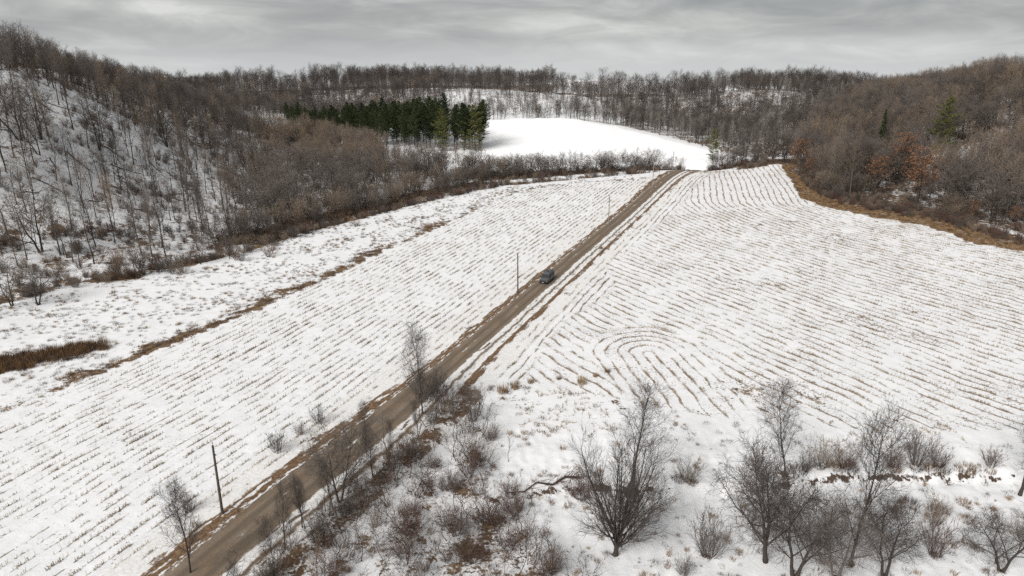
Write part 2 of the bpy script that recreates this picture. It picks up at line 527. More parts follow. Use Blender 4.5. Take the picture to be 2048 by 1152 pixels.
def mesh_np(name, verts, quads=None, tris=None, mats=(), midx=None, smooth_=False):
    me = bpy.data.meshes.new(name)
    verts = np.asarray(verts, np.float32)
    loops, starts, tot = [], [], 0
    if quads is not None and len(quads):
        q = np.asarray(quads, np.int32)
        loops.append(q.ravel()); starts.append(np.arange(len(q)) * 4); tot = len(q) * 4
    if tris is not None and len(tris):
        q = np.asarray(tris, np.int32)
        loops.append(q.ravel()); starts.append(tot + np.arange(len(q)) * 3)
    loops = np.concatenate(loops).astype(np.int32); starts = np.concatenate(starts).astype(np.int32)
    me.vertices.add(len(verts)); me.vertices.foreach_set('co', verts.ravel())
    me.loops.add(len(loops)); me.loops.foreach_set('vertex_index', loops)
    me.polygons.add(len(starts)); me.polygons.foreach_set('loop_start', starts)
    if midx is not None:
        me.polygons.foreach_set('material_index', np.asarray(midx, np.int32))
    me.polygons.foreach_set('use_smooth', np.full(len(starts), smooth_, bool))
    for m in mats:
        me.materials.append(MATS[m])
    me.update(calc_edges=True)
    return me


def fattr(me, name, arr):
    a = me.attributes.new(name, 'FLOAT', 'POINT')
    a.data.foreach_set('value', np.asarray(arr, np.float32).ravel())


# ------------------------------------------------------------------ ground cover (shared by the sheet and the scatter)
WOODS = {
    'slope': [(-160, 122), (-118, 150), (-104, 166), (-90, 172), (-80, 188), (-96, 226), (-112, 265), (-128, 290), (-152, 285), (-163, 265), (-165, 240), (-220, 205), (-330, 190), (-300, 110)],
    'top': [(-330, 190), (-220, 205), (-165, 240), (-163, 265), (-152, 285), (-128, 290), (-118, 330), (-150, 400), (-170, 470), (-260, 560), (-460, 500), (-460, 250)],
    'young': [(-116, 292), (-86, 286), (-62, 292), (-40, 300), (-34, 318), (-60, 326), (-62, 352), (-110, 405), (-150, 400), (-118, 330)],
    'glade': [(-128, 290), (-112, 265), (-92, 222), (-80, 202), (-52, 240), (-26, 274), (-14, 300), (-28, 316), (-36, 300), (-62, 290), (-86, 284), (-116, 292)],
    'hedge': [(-84, 178), (-72, 190), (-60, 211), (-36, 245), (-10, 280), (-10, 292), (-34, 268), (-60, 236), (-84, 200)],
    'line': [(-14, 288), (30, 303), (60, 314), (78, 316), (100, 326), (124, 331), (122, 342), (96, 333), (55, 325), (20, 316), (-28, 312)],
    'knoll': [(-62, 500), (-8, 508), (36, 512), (62, 492), (90, 560), (60, 650), (-40, 650), (-75, 570)],
    'vale': [(62, 492), (88, 452), (112, 402), (122, 345), (150, 345), (190, 440), (300, 560), (345, 640), (350, 700), (60, 670), (90, 560)],
    'far_slope': [(-420, 560), (-260, 560), (-150, 480), (-62, 500), (-75, 570), (-40, 650), (-110, 680), (-280, 720), (-430, 720)],
    'ridge': [(-460, 720), (-280, 735), (-110, 690), (60, 680), (340, 700), (470, 740), (480, 850), (260, 880), (60, 850), (-100, 850), (-460, 900)],
    'fringe': [(122, 285), (116, 262), (117, 245), (126, 226), (138, 213), (144, 204), (149, 214), (146, 226), (134, 244), (128, 262), (132, 285)],
    'birch': [(60, 500), (86, 458), (110, 412), (135, 420), (120, 470), (90, 540)],
    'right': [(124, 331), (134, 318), (124, 283), (118, 262), (119, 247), (128, 228), (142, 215), (146, 200), (152, 186), (170, 160), (230, 110), (340, 180), (480, 420), (520, 640), (470, 740), (345, 640), (300, 560), (190, 440), (150, 345)],
}
REED = [(-98, 108), (-88, 110.5), (-77, 116.5), (-74.5, 113.5), (-77, 110.5), (-86, 103), (-98, 102)]
BRUSH = [(-25, 40), (-23, 57), (-16, 71), (-10, 82), (-5, 90), (-1, 88), (0, 78), (2, 69), (6, 62), (14, 50), (10, 40)]


def covers(x, y):
    """bare-ground share, how tan it is, and stubble strength"""
    fl, fr = sdpoly(FL, x, y), sdpoly(FR, x, y)
    field = np.maximum(sst(fl, -0.6, 1.0), sst(fr, -0.6, 1.0))
    far = np.hypot(x, y)
    cov = 0.25 + 0.09 * wob(x, y, 25, 4) + 0.07 * wob(x, y, 8, 12)
    tan = np.full(x.shape, 0.25)
    wood = np.zeros(x.shape)
    for k, P in WOODS.items():
        w = sst(sdpoly(P, x, y), -4, 4)
        wood = np.maximum(wood, w * {'slope': 0.38, 'top': 0.5, 'hedge': 0.8, 'young': 0.5, 'glade': 0.36, 'line': 0.8, 'right': 0.55, 'fringe': 0.7, 'birch': 0.3, 'knoll': 0.4, 'vale': 0.52, 'far_slope': 0.5, 'ridge': 0.6}[k])
    cov = np.maximum(cov, wood + 0.07 * wob(x, y, 16, 8) * (wood > 0.02))
    # margin of the left field
    dl, sg, ar = polydist(LB, x, y)
    w = 3.6 + 2.6 * wob(x, y, 22, 1)
    k = np.exp(-((dl - 1.2) / np.maximum(w, 0.7)) ** 2) * (sg < 0) * sst(ar, 60, 90) * (1 - 0.5 * sst(ar, 200, 260))
    cov = np.maximum(cov, 0.26 + k * (0.36 + 0.22 * wob(x, y, 8, 14))); tan = np.maximum(tan, 0.75 * (k > 0.3) * (0.5 + 0.5 * wob(x, y, 9, 2)))
    ft = sst(sdpoly([(-175, 122), (-128, 132), (-108, 150), (-92, 162), (-78, 182), (-92, 205), (-112, 190), (-140, 165), (-175, 150)], x, y), -3, 5)
    cov = np.maximum(cov, ft * (0.42 + 0.14 * wob(x, y, 11, 6))); tan = np.where(ft > .3, np.maximum(tan, 0.35 + 0.4 * wob(x, y, 12, 9)), tan)
    # creek
    dk, _, ak = polydist(CREEK, x, y)
    k = np.exp(-(dk / (4.0 + 2.0 * wob(x, y, 20, 6))) ** 2) * (far < 360)
    cov = np.maximum(cov, k * np.clip(0.66 + 0.24 * wob(x, y, 10, 9), 0.3, 0.9)); tan = np.maximum(tan, np.clip(0.35 * k + 0.5 * wob(x, y, 14, 3) * k, 0, 1))
    # grassy margin of the right wood
    dm, sg, am = polydist(MARGIN[1:], x, y)
    wid = 13 + 3 * wob(x, y, 30, 7) - 8 * sst(-y, -205, -170) - 8 * sst(y, 262, 300)
    k2 = sst(wid - dm, -1.5, 2) * (fr < 1.0) * (y > 130) * (y < 320)
    cov = np.maximum(cov, (0.74 + 0.16 * wob(x, y, 9, 3)) * k2); tan = np.maximum(tan, k2 * (0.8 + 0.2 * wob(x, y, 8, 1)))
    k3 = (fr < 0) * (x > 100) * sst(24 - dm, 0, 6) * (y > 165)
    cov = np.maximum(cov, 0.66 * k3 * (1 - 0.6 * sst(x, 142, 155)))
    cov = np.where(inside([(190, 284), (236, 278), (236, 310), (194, 310)], x, y), 0.15, cov)
    rp = sst(sdpoly(REED, x, y) + 1.2 * wob(x, y, 6, 3), -1.8, 2.2)
    cov = np.maximum(cov, 0.62 * rp); tan = np.where(rp > 0.3, 0.55, tan)
    br = sst(sdpoly(BRUSH, x, y), -1, 5)
    cov = np.maximum(cov, br * (0.43 + 0.12 * wob(x, y, 7, 3))); tan = np.where(br > .2, 0.5 + 0.3 * wob(x, y, 6, 8), tan)
    dr, sg, _ = polydist(ROAD, x, y)
    k = (sg > 0) * sst(9.3 + 1.8 * wob(x, y, 9, 5) - dr, -1.5, 1.8) * (y < 97) * (dr > 3)
    cov = np.maximum(cov, (0.46 + 0.16 * wob(x, y, 5, 2)) * k); tan = np.maximum(tan, (0.5 + 0.4 * wob(x, y, 6, 11)) * k)
    dd, sg, _ = polydist(DITCH, x, y)
    k = np.exp(-((dd * sg - 0.45) / (0.5 + 0.1 * wob(x, y, 7, 4))) ** 2) * (x > -3) * (1 - 0.6 * np.exp(-((x - 23) / 5) ** 2))
    cov = np.maximum(cov, (0.6 + 0.16 * wob(x, y, 3, 9)) * k); tan = np.where(k > 0.12, -1.0, tan)
    # open snow below the right field
    op = sst(sdpoly([(3, 98), (20, 90), (38, 84), (130, 86), (130, 40), (14, 40), (8, 62), (1, 76), (0, 90)], x, y), -2, 3) * (1 - np.exp(-(dd / 1.0) ** 2))
    cov = np.where(op > 0.5, np.minimum(cov, 0.285 + 0.1 * wob(x, y, 8, 2) + 0.05 * wob(x, y, 3, 7) + 0.28 * np.exp(-(((x - 9.5) / 4.0) ** 2 + ((y - 61.5) / 2.2) ** 2)) + 0.1 * np.exp(-((x - 5) / 6) ** 2 - ((y - 90) / 8) ** 2)), cov)
    for tx_, ty_ in ((11.2, 60.8), (14.8, 71.5), (34.4, 73.8), (27.2, 59.8), (29.3, 57.4), (33.4, 57), (35.9, 59.2), (38.6, 57.4), (51.2, 58.2), (21.1, 60.5), (45.7, 60.5)):
        cov = np.maximum(cov, 0.62 * np.exp(-(np.hypot(x - tx_, y - ty_) / 1.1) ** 2))
    # fields
    rows = field * np.clip(0.70 + 0.4 * wob(x, y, 45, 10) * (fr > 0) + 0.26 * wob(x, y, 12, 2) + 0.2 * wob(x, y, 5, 8) - 0.13 * (fl > 0) + 0.2 * (fr > 0) + 0.2 * sst(y, 190, 240) * (fr > 0), 0.1, 1.1)
    patch = np.zeros(x.shape)
    for px, py, pr, pa in ((73, 204, 5, .5), (84, 208, 6, .45), (90, 190, 7, .45), (27, 87.5, 2.5, .7), (30, 163.6, 1.2, .8), (68, 124, 8, .38), (62, 150, 10, .3), (40, 95, 8, .38), (85, 225, 10, .3), (45, 120, 9, .3)):
        patch = np.maximum(patch, pa * np.exp(-(((x - px) / (1.6 * pr)) ** 2 + ((y - py) / pr) ** 2)))
    fc = 0.19 + 0.05 * wob(x, y, 20, 7) + patch * (0.35 + 0.25 * wob(x, y, 7, 5)) + 0.06 * (fr > 0)
    cov = np.where(field > 0.5, fc, cov); tan = np.where(field > 0.5, 0.45, tan)
    sunlit_snow = sst(sdpoly(SUNLIT_DOME, x, y) + 2 * wob(x, y, 18, 5), -1, 2)  # mask for the painted sunlight; the dome is also free of litter and rows
    cov = np.where(sunlit_snow > 0.3, -0.1, cov); rows = rows * (1 - sunlit_snow)
    # open plateau fields on the far ridge, seen edge-on between the trees
    plat = sst(sdpoly([(-330, 800), (-210, 790), (-200, 850), (-320, 870)], x, y), -5, 5) + sst(sdpoly([(40, 752), (250, 762), (280, 905), (60, 880)], x, y), -5, 5)
    cov = np.where(plat > .5, 0.05, cov)
    return np.clip(cov, -0.1, 1), np.clip(tan, -1, 1), np.clip(rows, 0, 1.2), sunlit_snow


# ------------------------------------------------------------------ the ground sheet
def build_ground():
    fine = np.radians(np.arange(-50, 50.01, 0.2))
    coarse = np.radians(np.arange(55, 305.1, 5))
    ang = np.concatenate([fine, coarse])
    rad = np.concatenate([[4, 12, 22, 32], np.arange(38, 66, 1.0), np.arange(66, 104, 0.42), 104 * 1.0125 ** np.arange(0, 181), [1150, 1400, 1800, 2500, 3500, 5000, 8000]])
    na, nr = len(ang), len(rad)
    A, Rr = np.meshgrid(ang, rad, indexing='ij')
    x, y = Rr * np.sin(A), Rr * np.cos(A)
    z = zfun(x, y)
    dr, sg, ar = polydist(ROAD, x, y)
    z = z - 0.55 * sst(9.8 - dr, 0, 1.0)
    cov, tan, rows, sunlit_snow = covers(x, y)
    row = rowcoord(x, y)
    v = np.stack([x, y, z], -1).reshape(-1, 3)
    i = np.arange(na)[:, None]; j = np.arange(nr - 1)[None, :]
    i2 = (i + 1) % na
    q = np.stack(np.broadcast_arrays(i * nr + j, i * nr + j + 1, i2 * nr + j + 1, i2 * nr + j), -1).reshape(-1, 4)[:, ::-1]
    # close the middle
    v = np.vstack([v, [[0, 0, zat(0, 0)]]])
    c = len(v) - 1
    tri = np.stack([np.arange(na) * nr, np.roll(np.arange(na), -1) * nr, np.full(na, c)], 1)[:, ::-1]
    me = mesh_np('ground', v, q, tri, ['snowy_ground'], smooth_=True)
    for n, a in (('cover', cov), ('tan', tan), ('rows', rows), ('row', row), ('sunlit_snow', sunlit_snow)):
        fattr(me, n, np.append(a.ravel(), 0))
    o = link('ground', me)
    tag(o, 'snow covered valley floor and hills with bare brown patches', 'ground', kind='structure')


build_ground()


def build_road():
    P = ROAD
    seg = np.linalg.norm(np.diff(P, axis=0), axis=1)
    cum = np.concatenate([[0], np.cumsum(seg)])
    t = np.arange(0, cum[-1], 0.8)
    cx, cy = np.interp(t, cum, P[:, 0]), np.interp(t, cum, P[:, 1])
    k = np.ones(9) / 9
    cx[8:-8] = np.convolve(cx, k, 'same')[8:-8]; cy[8:-8] = np.convolve(cy, k, 'same')[8:-8]
    tx, ty = np.gradient(cx), np.gradient(cy)
    L = np.hypot(tx, ty); tx /= L; ty /= L
    s = np.arange(-10.4, 10.41, 0.2)
    S, T = np.meshgrid(s, t)
    X = cx[:, None] + S * ty[:, None]
    Y = cy[:, None] - S * tx[:, None]
    Z = zfun(X, Y)
    zc = zfun(cx, cy)
    w = sst(np.abs(S), 5.0, 2.6)
    base = Z * (1 - w) + zc[:, None] * w
    S0, wide = S, 0.9 + 0.34 * sst(108 - Y, 0, 24)
    S = S / wide
    prof = 0.22 * sst(4.0 - np.abs(S), 0, 1.6) - 0.03 * np.abs(S) * (np.abs(S) < 3)
    prof = prof + 0.10 * np.exp(-((S - 2.65) / 0.35) ** 2) - 0.16 * np.exp(-((S - 4.4) / 0.7) ** 2) + 0.08 * np.exp(-((S - 5.9) / 0.6) ** 2)
    prof = prof - 0.05 * (np.exp(-((S + 1.15) / 0.35) ** 2) + np.exp(-((S - 0.9) / 0.35) ** 2))
    prof = prof + 0.03 * wob(X, Y, 2.2, 3) * (np.abs(S) > 2.4)
    sw = S
    S = S0
    edge = sst(np.abs(S), 9.0, 10.4)
    Z = base + (prof + 0.03) * (1 - edge) - 0.25 * edge
    nt, ns = S.shape
    v = np.stack([X, Y, Z], -1).reshape(-1, 3)
    i = np.arange(nt - 1)[:, None]; j = np.arange(ns - 1)[None, :]
    q = np.stack(np.broadcast_arrays(i * ns + j, i * ns + j + 1, (i + 1) * ns + j + 1, (i + 1) * ns + j), -1).reshape(-1, 4)
    me = mesh_np('road', v, q, None, ['gravel_road'], smooth_=True)
    fattr(me, 's', sw); fattr(me, 'u', T); fattr(me, 'fwide', sst(Y, 235, 285)); fattr(me, 'near', np.maximum(np.clip((97 - Y) / 6, 0, 1), 0.15 * sst(Y, 235, 285)))
    o = link('road', me)
    tag(o, 'brown gravel road running straight through the snowy fields', 'road', kind='structure')
    return lambda x, y: None


build_road()


# ------------------------------------------------------------------ growing plants
def grow_children(P, Rd, rng, n, t0, t1, ang, length, lenfall, rr, rmin, K, up, wander, plen=None):
    """children for every parent polyline: P (N,K0,3), Rd (N,K0)"""
    Np, K0 = Rd.shape
    idx = np.repeat(np.arange(Np), n)
    M = len(idx)
    t = np.tile(np.linspace(t0, t1, n), Np) + rng.uniform(-.5, .5, M) * (t1 - t0) / max(n, 1)
    t = np.clip(t, 0.02, 0.995)
    f = t * (K0 - 1); k = np.minimum(f.astype(int), K0 - 2); w = (f - k)[:, None]
    p0 = P[idx, k] * (1 - w) + P[idx, k + 1] * w
    r0 = Rd[idx, k] * (1 - w[:, 0]) + Rd[idx, k + 1] * w[:, 0]
    tg = P[idx, k + 1] - P[idx, k]
    tg /= np.linalg.norm(tg, axis=1)[:, None] + 1e-9
    az = np.tile(np.arange(n) * 2.4, Np) + rng.uniform(0, 6.28, Np)[idx] + rng.uniform(-.5, .5, M)
    ref = np.where(np.abs(tg[:, 2:3]) > 0.9, np.array([[1., 0, 0]]), np.array([[0, 0, 1.]]))
    a = np.cross(tg, ref); a /= np.linalg.norm(a, axis=1)[:, None]
    b = np.cross(tg, a)
    an = np.radians(rng.uniform(ang[0], ang[1], M))[:, None]
    d = tg * np.cos(an) + (a * np.cos(az)[:, None] + b * np.sin(az)[:, None]) * np.sin(an)
    L = length * (1 - lenfall * (t - t0) / max(1e-6, t1 - t0)) * rng.uniform(0.65, 1.2, M)
    pts = [p0]
    for s in range(K - 1):
        d = d + np.array([0, 0, up]) + rng.normal(0, wander, (M, 3))
        d /= np.linalg.norm(d, axis=1)[:, None]
        pts.append(pts[-1] + d * (L / (K - 1))[:, None])
    Q = np.stack(pts, 1)
    ra = np.maximum(r0 * rr, rmin)
    rad = ra[:, None] * np.linspace(1, 0.35, K)[None]
    return Q, np.maximum(rad, rmin * 0.6)


def stems(rng, n, H, r, K, spread, wander, lean=0.0, base=0.12):
    az = rng.uniform(0, 6.28, n) if n > 1 else np.array([rng.uniform(0, 6.28)])
    if n > 1:
        az = np.arange(n) * 6.28 / n + rng.uniform(-.5, .5, n)
    sp = np.radians(rng.uniform(spread[0], spread[1], n))
    d = np.stack([np.sin(sp) * np.cos(az), np.sin(sp) * np.sin(az), np.cos(sp)], 1)
    L = H * rng.uniform(0.78, 1.05, n) if n > 1 else np.array([H])
    p = np.stack([base * np.cos(az), base * np.sin(az), np.full(n, -0.25)], 1) * (1 if n > 1 else np.array([[0, 0, 1]]))
    pts = [p]
    for s in range(K - 1):
        d = d + rng.normal(0, wander, (n, 3)) + np.array([lean, 0, 0.05])
        d /= np.linalg.norm(d, axis=1)[:, None]
        pts.append(pts[-1] + d * (L / (K - 1))[:, None])
    P = np.stack(pts, 1)
    rad = r * rng.uniform(0.75, 1.1, n)[:, None] * (np.linspace(1, 0.18, K) ** 1.0)[None]
    rad[:, 0] *= 1.35
    return P, rad


def tubes(parts, sides):
    """list of (P, R) -> verts, quads"""
    V, Q, off = [], [], 0
    for (P, Rd), sd in zip(parts, sides):
        n, K, _ = P.shape
        tg = np.gradient(P, axis=1)
        tg /= np.linalg.norm(tg, axis=2)[..., None] + 1e-9
        ref = np.where(np.abs(tg[:, :1, 2:3]) > 0.85, np.array([[[1., 0.1, 0]]]), np.array([[[0, 0, 1.]]]))
        a = np.cross(tg, np.broadcast_to(ref, tg.shape)); a /= np.linalg.norm(a, axis=2)[..., None] + 1e-9
        b = np.cross(tg, a)
        th = np.arange(sd) * 2 * np.pi / sd
        ring = P[:, :, None] + Rd[:, :, None, None] * (a[:, :, None] * np.cos(th)[:, None] + b[:, :, None] * np.sin(th)[:, None])
        V.append(ring.reshape(-1, 3))
        i = np.arange(n)[:, None, None]; k = np.arange(K - 1)[None, :, None]; s = np.arange(sd)[None, None, :]
        s2 = (s + 1) % sd
        b0 = off + (i * K + k) * sd
        q = np.stack(np.broadcast_arrays(b0 + s, b0 + s2, b0 + sd + s2, b0 + sd + s), -1).reshape(-1, 4)
        Q.append(q)
        off += n * K * sd
    return np.concatenate(V), np.concatenate(Q)


def tree_parts(seed, kind, lod=2):
    """levels of a bare tree; returns (trunk list, crown list) of (P, R)"""
    rng = np.random.RandomState(seed)
    fat = {2: 1.0, 1: 1.7, 0: 2.8}[lod]
    if kind == 'slim':          # tall forest tree, 15 m
        P0 = stems(rng, 1, 15, 0.17, 9, (0, 4), 0.045)
        l1 = grow_children(*P0, rng, 16, 0.34, 0.97, (28, 52), 4.3, 0.6, 0.42, 0.02, 5, 0.16, 0.10)
        l2 = grow_children(*l1, rng, (9, 6, 5)[2 - lod], 0.25, 1.0, (25, 55), 1.9, 0.45, 0.5, 0.012 * fat, 4, 0.10, 0.13)
        l3 = grow_children(*l2, rng, (6, 4, 3)[2 - lod], 0.2, 1.0, (25, 55), 0.95, 0.35, 0.55, 0.0105 * fat, 3, 0.08, 0.16)
        lv = [l2, l3]
        if lod == 2:
            lv.append(grow_children(*l3, rng, 3, 0.3, 1.0, (25, 50), 0.6, 0.3, 0.6, 0.009, 2, 0.05, 0.1))
        return [P0, l1], lv
    if kind == 'vase':          # roadside tree with rising limbs, 13 m
        P0 = stems(rng, 1, 12, 0.15, 9, (0, 4), 0.05)
        l1 = grow_children(*P0, rng, 15, 0.2, 0.95, (22, 40), 5.2, 0.6, 0.5, 0.02, 6, 0.12, 0.09)
        l2 = grow_children(*l1, rng, (9, 7, 5)[2 - lod], 0.2, 1.0, (22, 48), 2.1, 0.5, 0.5, 0.011 * fat, 4, 0.10, 0.11)
        l3 = grow_children(*l2, rng, (6, 4, 3)[2 - lod], 0.2, 1.0, (22, 50), 0.95, 0.35, 0.55, 0.0105 * fat, 3, 0.06, 0.14)
        lv = [l2, l3]
        if lod == 2:
            lv.append(grow_children(*l3, rng, 3, 0.3, 1.0, (25, 50), 0.6, 0.3, 0.6, 0.009, 2, 0.05, 0.1))
        return [P0, l1], lv
    if kind == 'willow':        # stout short bole, many rising stems, broad crown, 13 m
        P0 = stems(rng, 1, 2.6, 0.36, 5, (0, 5), 0.04)
        P0[1][:] = np.maximum(P0[1], 0.24)
        P1 = grow_children(*P0, rng, 19, 0.35, 1.0, (8, 50), 9.2, 0.10, 0.42, 0.05, 7, 0.055, 0.06)
        l2 = grow_children(*P1, rng, 11, 0.15, 1.0, (18, 42), 3.6, 0.5, 0.5, 0.016, 5, 0.08, 0.08)
        l3 = grow_children(*l2, rng, (8, 5, 4)[2 - lod], 0.15, 1.0, (15, 40), 1.5, 0.4, 0.5, 0.011 * fat, 3, 0.06, 0.10)
        lv = [l2, l3]
        if lod == 2:
            lv.append(grow_children(*l3, rng, 4, 0.2, 1.0, (15, 40), 0.85, 0.3, 0.6, 0.0095, 2, 0.05, 0.1))
        return [P0, P1], lv
    if kind == 'spread':        # low spreading crown, crooked, 9 m
        P0 = stems(rng, 2, 6.8, 0.17, 8, (8, 22), 0.13)
        l1 = grow_children(*P0, rng, 12, 0.22, 0.97, (35, 70), 4.3, 0.5, 0.5, 0.028, 6, 0.05, 0.15)
        l2 = grow_children(*l1, rng, (9, 6, 5)[2 - lod], 0.2, 1.0, (30, 65), 1.7, 0.45, 0.5, 0.013 * fat, 4, 0.05, 0.16)
        l3 = grow_children(*l2, rng, (6, 4, 3)[2 - lod], 0.15, 1.0, (30, 60), 0.85, 0.3, 0.55, 0.011 * fat, 3, 0.03, 0.17)
        lv = [l2, l3]
        if lod == 2:
            lv.append(grow_children(*l3, rng, 3, 0.2, 1.0, (30, 55), 0.55, 0.3, 0.6, 0.009, 2, 0.05, 0.1))
        return [P0, l1], lv
    if kind == 'round':         # bushy brown tree with several stems, 9 m
        P0 = stems(rng, 4, 7.5, 0.11, 7, (5, 24), 0.07, base=0.3)
        l1 = grow_children(*P0, rng, 8, 0.25, 0.97, (20, 45), 3.0, 0.5, 0.5, 0.02, 5, 0.12, 0.1)
        l2 = grow_children(*l1, rng, (7, 5, 5)[2 - lod], 0.15, 1.0, (20, 50), 1.5, 0.4, 0.5, 0.011 * fat, 3, 0.1, 0.12)
        l3 = grow_children(*l2, rng, (5, 4, 3)[2 - lod], 0.15, 1.0, (20, 50), 0.8, 0.3, 0.55, 0.008 * fat, 2, 0.08, 0.14)
        return [P0, l1], [l2, l3]
    if kind == 'shrub':         # upright many-stemmed shrub, 3 m
        P0 = stems(rng, 22, 2.7, 0.022, 5, (4, 34), 0.08, base=0.25)
        l1 = grow_children(*P0, rng, 6, 0.2, 0.97, (18, 45), 0.9, 0.45, 0.6, 0.011, 4, 0.1, 0.12)
        l2 = grow_children(*l1, rng, 5, 0.2, 1.0, (20, 50), 0.45, 0.3, 0.6, 0.009, 2, 0.06, 0.12)
        return [P0], [l1, l2]
    if kind == 'open_shrub':    # loose arching stems with few twigs, 3 m
        P0 = stems(rng, 11, 2.7, 0.02, 6, (6, 46), 0.13, base=0.4)
        l1 = grow_children(*P0, rng, 5, 0.25, 0.97, (25, 60), 0.9, 0.4, 0.6, 0.011, 4, 0.06, 0.18)
        l2 = grow_children(*l1, rng, 3, 0.2, 1.0, (25, 55), 0.4, 0.3, 0.6, 0.008, 2, 0.06, 0.14)
        return [P0], [l1, l2]
    if kind == 'sapling':       # crooked thin young tree, 5 m
        P0 = stems(rng, 1, 4.6, 0.06, 9, (4, 16), 0.19)
        l1 = grow_children(*P0, rng, 9, 0.35, 0.97, (30, 60), 1.7, 0.4, 0.6, 0.019, 5, 0.12, 0.2)
        l2 = grow_children(*l1, rng, 5, 0.3, 1.0, (25, 55), 0.7, 0.3, 0.6, 0.014, 3, 0.1, 0.16)
        return [P0], [l1, l2]
    if kind == 'broad':         # round-headed ridge tree, 14 m
        P0 = stems(rng, 1, 11.5, 0.22, 8, (0, 4), 0.05)
        P1 = grow_children(*P0, rng, 15, 0.26, 0.98, (32, 66), 5.4, 0.5, 0.5, 0.04, 5, 0.12, 0.11)
        l2 = grow_children(*P1, rng, 7, 0.22, 1.0, (28, 58), 2.2, 0.4, 0.5, 0.026, 4, 0.08, 0.13)
        l3 = grow_children(*l2, rng, 5, 0.2, 1.0, (28, 58), 1.1, 0.3, 0.55, 0.02, 2, 0.06, 0.15)
        return [P0, P1], [l2, l3]
    raise ValueError(kind)


def tree_meshes(name, seed, kind, lod, bark, twig):
    tr, cr = tree_parts(seed, kind, lod)
    s0 = [(7 if lod == 2 else 5), (5 if lod == 2 else 4)]
    v, q = tubes(tr, s0[:len(tr)])
    mt = mesh_np(name + '_trunk', v, q, None, [bark], smooth_=True)
    v, q = tubes(cr, [4 if lod == 2 else 3] + [3] * 4)
    mc = mesh_np(name + '_crown', v, q, None, [twig], smooth_=True)
    return mt, mc


def joined(name, mt, mc):
    """one mesh holding trunk and crown, for the masses far off"""
    def arr(me):
        v = np.empty(len(me.vertices) * 3, np.float32); me.vertices.foreach_get('co', v)
        l = np.empty(len(me.loops), np.int32); me.loops.foreach_get('vertex_index', l)
        return v.reshape(-1, 3), l.reshape(-1, 4)
    v1, q1 = arr(mt); v2, q2 = arr(mc)
    return mesh_np(name, np.vstack([v1, v2]), np.vstack([q1, q2 + len(v1)]), None, [mt.materials[0].name, mc.materials[0].name],
                   np.concatenate([np.zeros(len(q1)), np.ones(len(q2))]), True)


def scatter(name, pts, rz, sc, idx, protos, label, cat, tilt=None):
    """one object: a mass of instanced plants"""
    me = bpy.data.meshes.new(name)
    pts = np.asarray(pts, np.float32)
    me.vertices.add(len(pts)); me.vertices.foreach_set('co', pts.ravel())
    fattr(me, 'rz', rz); fattr(me, 'sc', sc)
    fattr(me, 'tilt', np.zeros(len(pts)) if tilt is None else tilt)
    a = me.attributes.new('pi', 'INT', 'POINT'); a.data.foreach_set('value', np.asarray(idx, np.int32))
    c = bpy.data.collections.new('protos_' + name)
    for i, p in enumerate(protos):
        o = bpy.data.objects.new('p%03d_%s' % (i, name), p)
        c.objects.link(o)
    g = bpy.data.node_groups.new('scatter_' + name, 'GeometryNodeTree')
    g.interface.new_socket('Geometry', in_out='INPUT', socket_type='NodeSocketGeometry')
    g.interface.new_socket('Geometry', in_out='OUTPUT', socket_type='NodeSocketGeometry')
    gi, go = N(g, 'NodeGroupInput'), N(g, 'NodeGroupOutput')
    ci = N(g, 'GeometryNodeCollectionInfo')
    ci.inputs['Collection'].default_value = c
    ci.inputs['Separate Children'].default_value = True
    ci.inputs['Reset Children'].default_value = True
    ip = N(g, 'GeometryNodeInstanceOnPoints')
    ip.inputs['Pick Instance'].default_value = True

    def na(n, ty='FLOAT'):
        q = N(g, 'GeometryNodeInputNamedAttribute', data_type=ty)
        q.inputs['Name'].default_value = n
        return q.outputs['Attribute']
    cb = N(g, 'ShaderNodeCombineXYZ')
    g.links.new(na('tilt'), cb.inputs[0])
    g.links.new(na('rz'), cb.inputs[2])
    g.links.new(gi.outputs[0], ip.inputs['Points'])
    g.links.new(ci.outputs[0], ip.inputs['Instance'])
    g.links.new(na('pi', 'INT'), ip.inputs['Instance Index'])
    g.links.new(cb.outputs[0], ip.inputs['Rotation'])
    g.links.new(na('sc'), ip.inputs['Scale'])
    g.links.new(ip.outputs[0], go.inputs[0])
    o = link(name, me)
    md = o.modifiers.new('scatter', 'NODES')
    md.node_group = g
    tag(o, label, cat, kind='stuff')
    return o


def inview(x, y, z, pad=0.14):
    """roughly inside the picture, with a margin for a step aside"""
    p = R(18.8)
    d = y * math.cos(p) - (z - 50) * math.sin(p)
    up = y * math.sin(p) + (z - 50) * math.cos(p)
    return (d > 5) & (np.abs(x / d) < 0.75 + pad) & (up / d > -0.52) & (np.abs(up / d) < 0.6)


rng = np.random.RandomState(11)


def place_tree(name, meshes, x, y, h, nominal, label, cat='tree', group=None, rz=None, wide=1.0, dz=0.0):
    s = h / nominal
    r = empty(name, (x, y, zat(x, y) + dz), rng.uniform(0, 6.28) if rz is None else rz, (s * wide, s * wide, s))
    tag(r, label, cat, group)
    link('trunk', meshes[0], r)
    link('crown', meshes[1], r)
    return r


def topz(ms):
    m = 0
    for me in ms:
        v = np.empty(len(me.vertices) * 3, np.float32); me.vertices.foreach_get('co', v)
        m = max(m, float(v[2::3].max()))
    return m


class Proto:
    def __init__(self, name, seed, kind, lod, bark, twig):
        self.ms = tree_meshes(name, seed, kind, lod, bark, twig)
        self.h = topz(self.ms)
        self.name = name

    def joined(self):
        return joined(self.name + '_mass', *self.ms)


PR = {}


def proto(key, *a):
    if key not in PR:
        PR[key] = Proto(key, *a)
    return PR[key]


